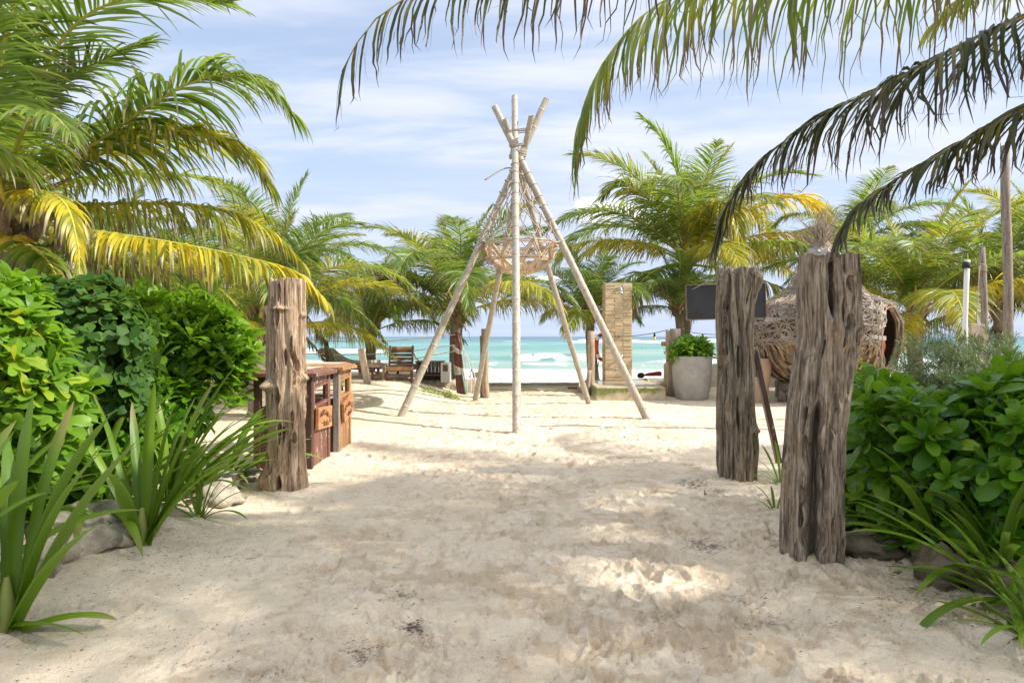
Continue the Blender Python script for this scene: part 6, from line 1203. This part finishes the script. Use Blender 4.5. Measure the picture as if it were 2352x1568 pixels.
def cabinet():
    d = 18.9; a = P(960, 866, d); b = P(1012, 866, d); z = float(gz(a[0], d)); t = zv(832, d); root = thing('beach_cabinet', ((a[0]+b[0])/2, d, z), 'low dark cabinet with white scroll-work panel behind the left bamboo pole', 'cabinet'); xm = (a[0]+b[0])/2; w = b[0]-a[0]
    for k in range(6): MB().box((a[0]+w*(k+.5)/6, d+.5, (z+t)/2), (w/6-.008, .03, t-z), None, .004).build('back_board', M_['plank'], root)
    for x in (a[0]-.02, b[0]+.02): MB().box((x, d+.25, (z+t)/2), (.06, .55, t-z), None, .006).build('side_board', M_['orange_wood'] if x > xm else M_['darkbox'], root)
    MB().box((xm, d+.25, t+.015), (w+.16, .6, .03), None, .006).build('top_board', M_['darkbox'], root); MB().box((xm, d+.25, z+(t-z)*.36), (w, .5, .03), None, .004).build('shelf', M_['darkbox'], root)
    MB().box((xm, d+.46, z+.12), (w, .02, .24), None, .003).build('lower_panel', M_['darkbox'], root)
    mb = MB(); y = d+.40; x0 = xm-.02; x1 = xm+w/2-.03; z0 = z+(t-z)*.45; z1 = t-.03; nn = 4
    for r in range(2):
        for k in range(nn):
            cx = x0+(x1-x0)*(k+.5)/nn; cz = z0+(z1-z0)*(r+.5)/2; s = (x1-x0)/nn*.5; sg = 1 if (k+r) % 2 else -1
            mb.tube([(cx+sg*s*(.2+.8*f)*math.cos(f*7), y, cz+s*(.2+.8*f)*math.sin(f*7)) for f in np.linspace(0, 1, 14)], .009, 5)
    for (p, q) in (((x0, y, z0), (x1, y, z0)), ((x0, y, z1), (x1, y, z1)), ((x0, y, z0), (x0, y, z1)), ((x1, y, z0), (x1, y, z1))): mb.tube([p, q], .012, 5)
    mb.build('scroll_panel', M_['lattice'], root)
    c = P(1023, 850, d-.1); rt = thing('white_cabinet', (c[0], c[1], z), 'narrow white board cabinet with a small carved window beside the palm trunk', 'cabinet'); w = .25
    for k in range(3): MB().box((c[0]-w/2+w*(k+.5)/3, c[1], (z+t)/2), (w/3-.006, .03, t-z), None, .003).build('board', M_['lattice'], rt)
    MB().box((c[0], c[1]-.02, z+(t-z)*.72), (.14, .02, .18), None, .003).build('carved_window', M_['darkbox'], rt); MB().box((c[0], c[1]+.2, (z+t)/2), (w, .36, t-z-.01), None, .01).build('body', M_['lattice'], rt)
cabinet()
def trestle():
    d = 19.0; c = P(1089, 866, d); z = c[2]-.02; root = thing('folded_frame', (c[0], c[1], z), 'small dark folded wooden frame by the thick rope post', 'folding frame')
    for (x0, x1) in ((-.13, -.07), (.0, -.07)): mb = MB(); mb.tube([(c[0]+x0, c[1], z), (c[0]+x1, c[1], z+.25)], .014, 6); mb.build('leg', M_['darkbox'], root)
    MB().box((c[0]+.04, c[1], z+.08), (.16, .02, .15), Ry(-.2), .004).build('panel', M_['plank'], root); mb = MB(); mb.tube([(c[0]+.10, c[1], z), (c[0]+.13, c[1], z+.18)], .012, 6); mb.build('leg', M_['darkbox'], root)
trestle()

# ------------------------------------------------------------------ planters
def planter():
    c = P(1600, 918, 17.0); z = hz(c[0], c[1])-.04; x, y = c[0], c[1]+.45; root = thing('cement_planter', (x, y, z), 'large grey cement planter with a bright green bush right of the log posts', 'planter', 'planters by the grey trunk posts'); H = zv(818, 17.2)-z
    prof = [(.02, 0), (.36, 0), (.40, .04), (.47, H*.35), (.50, H*.7), (.50, H-.02), (.485, H), (.44, H), (.43, H-.1), (.02, H-.1)]; MB().lathe((x, y, z), prof, 40).build('pot', M_['planter'], root)
    MB().lathe((x, y, z), [(.435, H-.08), (.2, H-.05), (.01, H-.04)], 20).build('soil', M_['soil'], root)
    cc = (x, y, z+H+.05); ps, ds = shell_points([(x, y, z+H+.08, .50, .45, .40), (x+.15, y, z+H+.18, .3, .3, .30)], 130, 71, .5); ps = ps[ps[:, 2] > z+H-.05]; 
    ax = (ps-np.array([x, y, z+H-.2])); Ms = rosettes(ps, ax/np.linalg.norm(ax, axis=1)[:, None]+np.array([0, 0, .5]), 10, 8, 70, 72, (.95, 1.35)); place_leaves(root, SC, Ms, M_['scaev'], 73, yel=.08)
    for k in range(12): i = random.randrange(len(ps)); MB().tube([(x, y, z+H-.06), tuple(ps[i])], [.012, .006], 5).build('stem', M_['stem'], root)
    c = P(1752, 925, 16.2); x, y = c[0], c[1]+.3; z = hz(x, y)-.04; rt = thing('terracotta_planter', (x, y, z), 'pale terracotta planter half hidden behind the grey ridged post', 'planter', 'planters by the grey trunk posts'); H = 1.12
    MB().lathe((x, y, z), [(.02, 0), (.17, 0), (.20, .1), (.28, H*.6), (.33, H), (.28, H), (.27, H-.08), (.02, H-.08)], 32).build('pot', M_['terracotta'], rt)
planter()

# ------------------------------------------------------------------ black board, leaning stake
def board():
    d = 11.6; a, b = P(1577, 693, d), P(1757, 688, d); z1, z0 = zv(654, d), zv(731, d); cx = (a[0]+b[0])/2; cz = (z0+z1)/2; root = thing('black_board', (cx, d, cz), 'blank black board with thin wooden edge behind the grey ridged post', 'board'); R = Ry(math.radians(-1.6)); w = b[0]-a[0]; h = z1-z0
    MB().box((cx, d, cz), (w, .03, h), R, .003).build('panel', M_['black_board'], root)
    for s in (-1, 1): MB().box(Vector((cx, d, cz))+R@Vector((0, 0, s*(h/2+.008))), (w+.03, .045, .016), R, .003).build('frame_strip', M_['darkbox'], root); MB().box(Vector((cx, d, cz))+R@Vector((s*(w/2+.008), 0, 0)), (.016, .045, h), R, .003).build('frame_strip', M_['darkbox'], root)
    px = (1690-1176)/1568*(d+.08); MB().box((px, d+.09, z1/2+.02), (.10, .08, z1-.02), None, .01).build('support_post', M_['greylog'], root)
    mb = MB(); mb.tube(smooth_path([P(1590, 664, d-.03), P(1630, 645, d-.1), P(1660, 625, d-.16)], 8), .006, 5); mb.build('dry_twig', M_['twig'], root)
board()
def stake():
    d = 8.6; b = P(1792, 1012, d); b[2] = hz(b[0], b[1])-.05; t = P(1733, 806, d); root = thing('leaning_stake', tuple(b), 'grey stake with a wooden block on its top leaning towards the grey ridged post', 'stake'); dd = Vector(t-b); L = dd.length; dd.normalize(); s = dd.cross(Vector((0, 1, 0))).normalized(); R = Matrix((s, s.cross(dd)*-1, dd)).transposed()
    MB().box(Vector(b+t)/2, (.065, .06, L), R, .006).build('shaft', M_['dark_paint'], root); MB().box(Vector(b+t)/2+R@Vector((.036, -.0, -.1)), (.008, .058, L*.8), R, .002).build('pale_edge', M_['greylog'], root)
    MB().box(Vector(t)+R@Vector((.02, -.03, -.14)), (.14, .09, .36), R, .008).build('block', M_['greylog'], root)
    for k, (x_, z_) in enumerate(((.03, -.03), (.0, -.08), (.03, -.20), (-.01, -.21), (.01, -.16))): MB().box(Vector(t)+R@Vector((.02+x_, -.077, z_)), (.018, .004, .035), R, .001).build('paint_chip', M_['white_pvc'], root)
stake()

# ------------------------------------------------------------------ woven nest
def nest():
    d = 15.6; cy = d+1.2; cx = (1890-1176)/1568*cy; z = lambda v: zv(v, cy)
    prof = np.array([(873, 70), (868, 100), (850, 132), (820, 152), (780, 163), (740, 161), (700, 138), (678, 90), (650, 70), (610, 48), (585, 34), (565, 20), (550, 10)], float)
    pz = np.array([z(v) for v in prof[:, 0]]); pr = prof[:, 1]/1568*cy; off = np.interp(pz, [pz[0], z(700), pz[-1]], [0, 0, -4/1568*d])
    root = thing('woven_nest', (cx, cy, pz[0]), 'giant woven bird-nest daybed of vines and palm sheaths behind the biggest post', 'nest daybed')
    OA = math.radians(-90+46); oz = z(775); 
    def surf(th, zz, k=1.0):
        r = np.interp(zz, pz, pr)*k; o = np.interp(zz, pz, off); return np.array([cx+o+r*math.cos(th), cy+r*math.sin(th)*.95, zz])
    def opening(th, zz): a = ((th-OA+math.pi) % (2*math.pi)-math.pi); return math.sqrt((a/0.47)**2+((zz-oz)/(.78))**2)
    nz, nt = 60, 96; zs = np.interp(np.linspace(0, 1, nz), np.linspace(0, 1, len(pz)), pz)
    for (nm, k, m_) in (('shell', .97, 'nest_core'), ('lining', .90, 'nest_core')):
        V = []; F = []
        for zz in zs:
            for t in range(nt): V.append(surf(2*math.pi*t/nt, zz, k)-np.array([0, 0, 0 if nm == 'shell' else 0]))
        for i in range(nz-1):
            for t in range(nt):
                th = 2*math.pi*(t+.5)/nt; zz = (zs[i]+zs[i+1])/2
                if opening(th, zz) < 1.0: continue
                a = i*nt+t; b = i*nt+(t+1) % nt; F.append((a, b, b+nt, a+nt))
        n0 = len(V); V.append(np.array([cx, cy, zs[0]+.02])); F += [(n0, (t+1) % nt, t) for t in range(nt)]
        mb = MB(); mb.add(V, F, True); mb.build(nm, M_[m_], root)
    rs = random.Random(12)
    # bundles of vines round the mouth
    for k in range(26):
        pts = []; e = rs.uniform(.96, 1.22); kk = rs.uniform(.93, 1.03); w = rs.uniform(.02, .06); ph = rs.uniform(0, 6)
        for t in np.linspace(0, 2*math.pi, 40): q = e+w*math.sin(3*t+ph); th = OA+.47*q*math.cos(t); zz = oz+.78*q*math.sin(t); pts.append(surf(th, max(zz, pz[0]+.02), kk))
        MB().tube(pts, rs.uniform(.012, .02), 5, False).build('rim_vine', M_['twig2' if k % 2 else 'twig'], root)
    # flat sheaths over the dome
    n = 0
    for k in range(900):
        th = rs.uniform(0, 2*math.pi); zz = rs.uniform(z(745), z(580)) if k % 3 else rs.uniform(z(780), z(700))
        if math.sin(th) > .5 or opening(th, zz) < 1.12: continue
        c = surf(th, zz, 1.01); u = surf(th+.05, zz, 1.01)-c; u = Vector(u).normalized(); w = Vector(surf(th, zz+.05, 1.01)-c).normalized(); a = rs.uniform(-.7, .7); x = u*math.cos(a)+w*math.sin(a); nrm = u.cross(w).normalized(); nrm = nrm if nrm.dot(Vector(c)-Vector((cx, cy, zz))) > 0 else -nrm; y = nrm.cross(x)
        nrm2 = (nrm+x*rs.uniform(-.2, .2)).normalized(); R = Matrix((x, y, nrm2)).transposed(); MB().box(Vector(c)+nrm*.02, (rs.uniform(.2, .45), rs.uniform(.08, .15), .012), R, .003).build('sheath', M_['sheath'], root); n += 1
        if n >= 280: break
    n = 0
    for k in range(500):      # bark chips on the lower bowl
        th = rs.uniform(-math.pi, 0.2); zz = rs.uniform(pz[0]+.05, z(782))
        if opening(th, zz) < 1.05: continue
        c = surf(th, zz, 1.0); u = Vector(surf(th+.05, zz)-c).normalized(); w = Vector(surf(th, zz+.05)-c).normalized(); nrm = u.cross(w).normalized(); nrm = nrm if nrm.dot(Vector(c)-Vector((cx, cy, zz))) > 0 else -nrm
        a = math.pi/2+rs.uniform(-.25, .25)+.35*math.cos(th)*-1; x = u*math.cos(a)+w*math.sin(a); y = nrm.cross(x); R = Matrix((x, y, nrm)).transposed(); MB().box(Vector(c)+nrm*rs.uniform(.015, .05), (rs.uniform(.18, .38), rs.uniform(.05, .11), .025), R, .006).build('bark_chip', M_['chip'], root); n += 1
        if n >= 210: break
    mb = MB()     # vine weave over everything
    for k in range(1500):
        th = rs.uniform(-math.pi*1.05, .35); zz = rs.uniform(z(785), z(545))**1.0
        if opening(th, zz) < 1.15: continue
        up = ss(z(700), z(600), zz); L = rs.uniform(.3, .9); n_ = 7; pts = []; a = rs.choice((-1, 1))*rs.uniform(.1, .9)+up*rs.choice((-1, 1))*.5; cv = rs.uniform(-2.4, 2.4)
        t0, z0 = th, zz
        for i in range(n_):
            rr = max(.15, float(np.interp(z0, pz, pr))); pts.append(surf(t0, min(max(z0, pz[0]), pz[-1]), 1.0+.02+.035*rs.random()+(.02 if k % 3 else .05))); t0 += math.cos(a)*L/n_/rr; z0 += math.sin(a)*L/n_; a += cv/n_
        if any(opening(math.atan2((p[1]-cy), p[0]-cx), p[2]) < 1.0 for p in pts[::3]): continue
        mb.tube(pts, rs.uniform(.006, .012), 4, False)
    for k in range(40):       # horizontal ring of vines at the belly
        zz = z(785)+rs.uniform(-.06, .08); t0 = rs.uniform(-math.pi, -.95); ln = rs.uniform(.4, 1.0)
        pts = [surf(t0+ln*i/8, zz+.03*math.sin(i+k), 1.04+.02*rs.random()) for i in range(9)]; pts = [p for p in pts if opening(math.atan2(p[1]-cy, p[0]-cx), p[2]) > 1.05]
        if len(pts) > 3: mb.tube(pts, .011, 4, False)
    mb.build('vine_weave', M_['twig'], root, 'stuff')
    mb = MB(); tp = surf(0, pz[-1], 0)     # dry twigs bursting from the tip
    for k in range(170):
        a = rs.uniform(0, 6.28); e = rs.uniform(.35, 1.5); L = rs.uniform(.35, .95); d3 = Vector((math.cos(a)*math.cos(e), math.sin(a)*math.cos(e), math.sin(e))); p0 = Vector(tp)+Vector((rs.uniform(-.1, .1), rs.uniform(-.1, .1), rs.uniform(-.35, .05)))
        mb.tube([p0, p0+d3*L*.5+Vector((0, 0, .03)), p0+d3*L], [.012, .009, .005], 4, False)
    mb.build('twig_tuft', M_['twig'], root, 'stuff')
    # cushions in the mouth, seat pad
    MB().lathe((cx, cy, z(862)), [(.01, .12), (1.1, .12), (1.18, .06), (1.15, 0), (.01, 0)], 30).build('mattress', M_['navy_cloth'], root)
    for (u, v, dd, r, mt, lb_, sq) in ((2004, 800, 16.1, .33, 'rust_cloth', 'large round rust-red cushion standing inside the woven nest', (1, .45, 1)), (1986, 830, 15.85, .24, 'pink_cloth', 'pink cushion leaning in front of the rust-red one in the nest', (1, .5, 1))):
        c = P(u, v, dd); o = link('cushion', MB().blob((0, 0, 0), r, 14, .08, 4, sq).mesh('cushion'), M_[mt]); o.location = tuple(c); o.rotation_euler = (.25, 0, .2); tag(o, lb_, 'cushion', 'cushions in the nest')
    # stand: ring log and legs
    for k in range(6):
        a0 = 2*math.pi*k/6+.2; a1 = a0+2*math.pi/6; rr = 1.12; zz = pz[0]-.14; p0 = Vector((cx+rr*math.cos(a0), cy+rr*math.sin(a0), zz)); p1 = Vector((cx+rr*math.cos(a1), cy+rr*math.sin(a1), zz)); MB().tube([p0, (p0+p1)/2, p1], .13, 10).build('stand_log', M_['greylog'], root)
        gl = hz(p0.x, p0.y); MB().tube([(p0.x, p0.y, gl-.05), (p0.x, p0.y, zz)], [.11, .10], 10).build('stand_leg', M_['greylog'], root)
nest()
kerb(4.4, 9.5, 19.6, .12, .7, .5, 'rough low stone wall in the shade behind the woven nest', 8)

# ------------------------------------------------------------------ right-hand poles
post('wooden_pole', 2322, 850, 2308, 335, 11.0, .080, 'greylog', 'tallest thin wooden pole near the right edge', 'pole', 'wooden poles on the right', seed=21, r1=.062)
rp2, b2_, t2_ = post('wooden_pole', 2268, 830, 2255, 567, 12.5, .062, 'greylog', 'shorter wooden pole with a knotted rope left of the tallest pole', 'pole', 'wooden poles on the right', seed=22, r1=.052)
for k in range(4): mb = MB(); ring(mb, P(2257, 609+4*k, 12.48), (.3, 0, 1), .055, .010, 12); mb.build('rope_turn', M_['rope'], rp2)
mb = MB(); mb.tube(smooth_path([P(2250, 610, 12.4), P(2246, 680, 12.4), P(2243, 745, 12.4)], 8), .010, 5); mb.build('hanging_rope', M_['rope'], rp2)
post('white_pole', 2208, 840, 2222, 597, 11.6, .040, 'white_pvc', 'slim white pole with a black band under its top', 'pole', seed=23, r1=.042)
wp = [o for o in bpy.data.objects if o.name.startswith('white_pole') and o.type == 'EMPTY'][0]; mb = MB(); mb.tube([P(2218.5, 616, 11.6), P(2220.5, 602, 11.6)], .062, 14); mb.build('black_band', M_['black_tape'], wp)
plankp('sign_back', 2240, 800, 2247, 744, 12.2, .30, .06, 'plank', 'blank weathered board standing beside the shorter wooden pole', 'board')
# string lights
def lights(a, b, sag, bulbs, label, seed):
    a = np.array(a); b = np.array(b); root = thing('string_lights', tuple(a), label, 'string lights', 'strings of bulbs'); n = 24; pts = [a+(b-a)*s+np.array([0, 0, -sag*4*s*(1-s)]) for s in np.linspace(0, 1, n)]; MB().tube(pts, .009, 5).build('cable', M_['cable'], root)
    for s in bulbs:
        p = a+(b-a)*s+np.array([0, 0, -sag*4*s*(1-s)]); MB().tube([p, p+np.array([0, 0, -.10])], [.02, .032], 8).build('socket', M_['cable'], root); MB().blob(p+np.array([0, 0, -.15]), .045, 6, 0, 0, (.8, .8, 1.2)).build('bulb', M_['bulb'], root)
lights(P(1366, 769, 19.0), P(1535, 757, 18.0), .10, (.82,), 'string of yellow bulbs from the palm past the shower to the log posts', 1)
lights(P(1552, 755, 17.8), P(1650, 768, 19.0), .04, (.62,), 'string of bulbs from the grey log post to behind the grey ridged post', 2)
lights(P(2120, 735, 16.5), P(2290, 770, 17.5), .12, (.45,), 'string of bulbs between the palms on the far right', 3)
# creeping green plants on the dune
for k, (u, v, r) in enumerate(((1000, 872, .17), (975, 868, .12), (1040, 885, .09), (778, 868, .10), (783, 890, .06))):
    d_ = 17.0 if k != 4 else 14; p = P(u, v, d_); z = float(gz(p[0], p[1])); root = thing('beach_creeper', (p[0], p[1], z), ('yellow-green creeper on the dune in front of the cabinet', 'small creeper tuft left of the dune creeper', 'brownish creeper sprig on the dune slope near the rope post', 'creeper tuft seen past the orange-brown bin', 'tiny sprig in the sand seen through the bin window')[k], 'creeping plant', 'green creepers on the dune')
    rs = np.random.RandomState(k); ps = np.stack([p[0]+rs.normal(0, r, 10), p[1]+rs.normal(0, r*.6, 10), np.full(10, z+.05)], -1); place_leaves(root, SC, rosettes(ps, np.tile([0, 0, 1.], (10, 1)), 7, 5, 50, k, (.5, .8)), M_['scaev'], k, yel=.35)
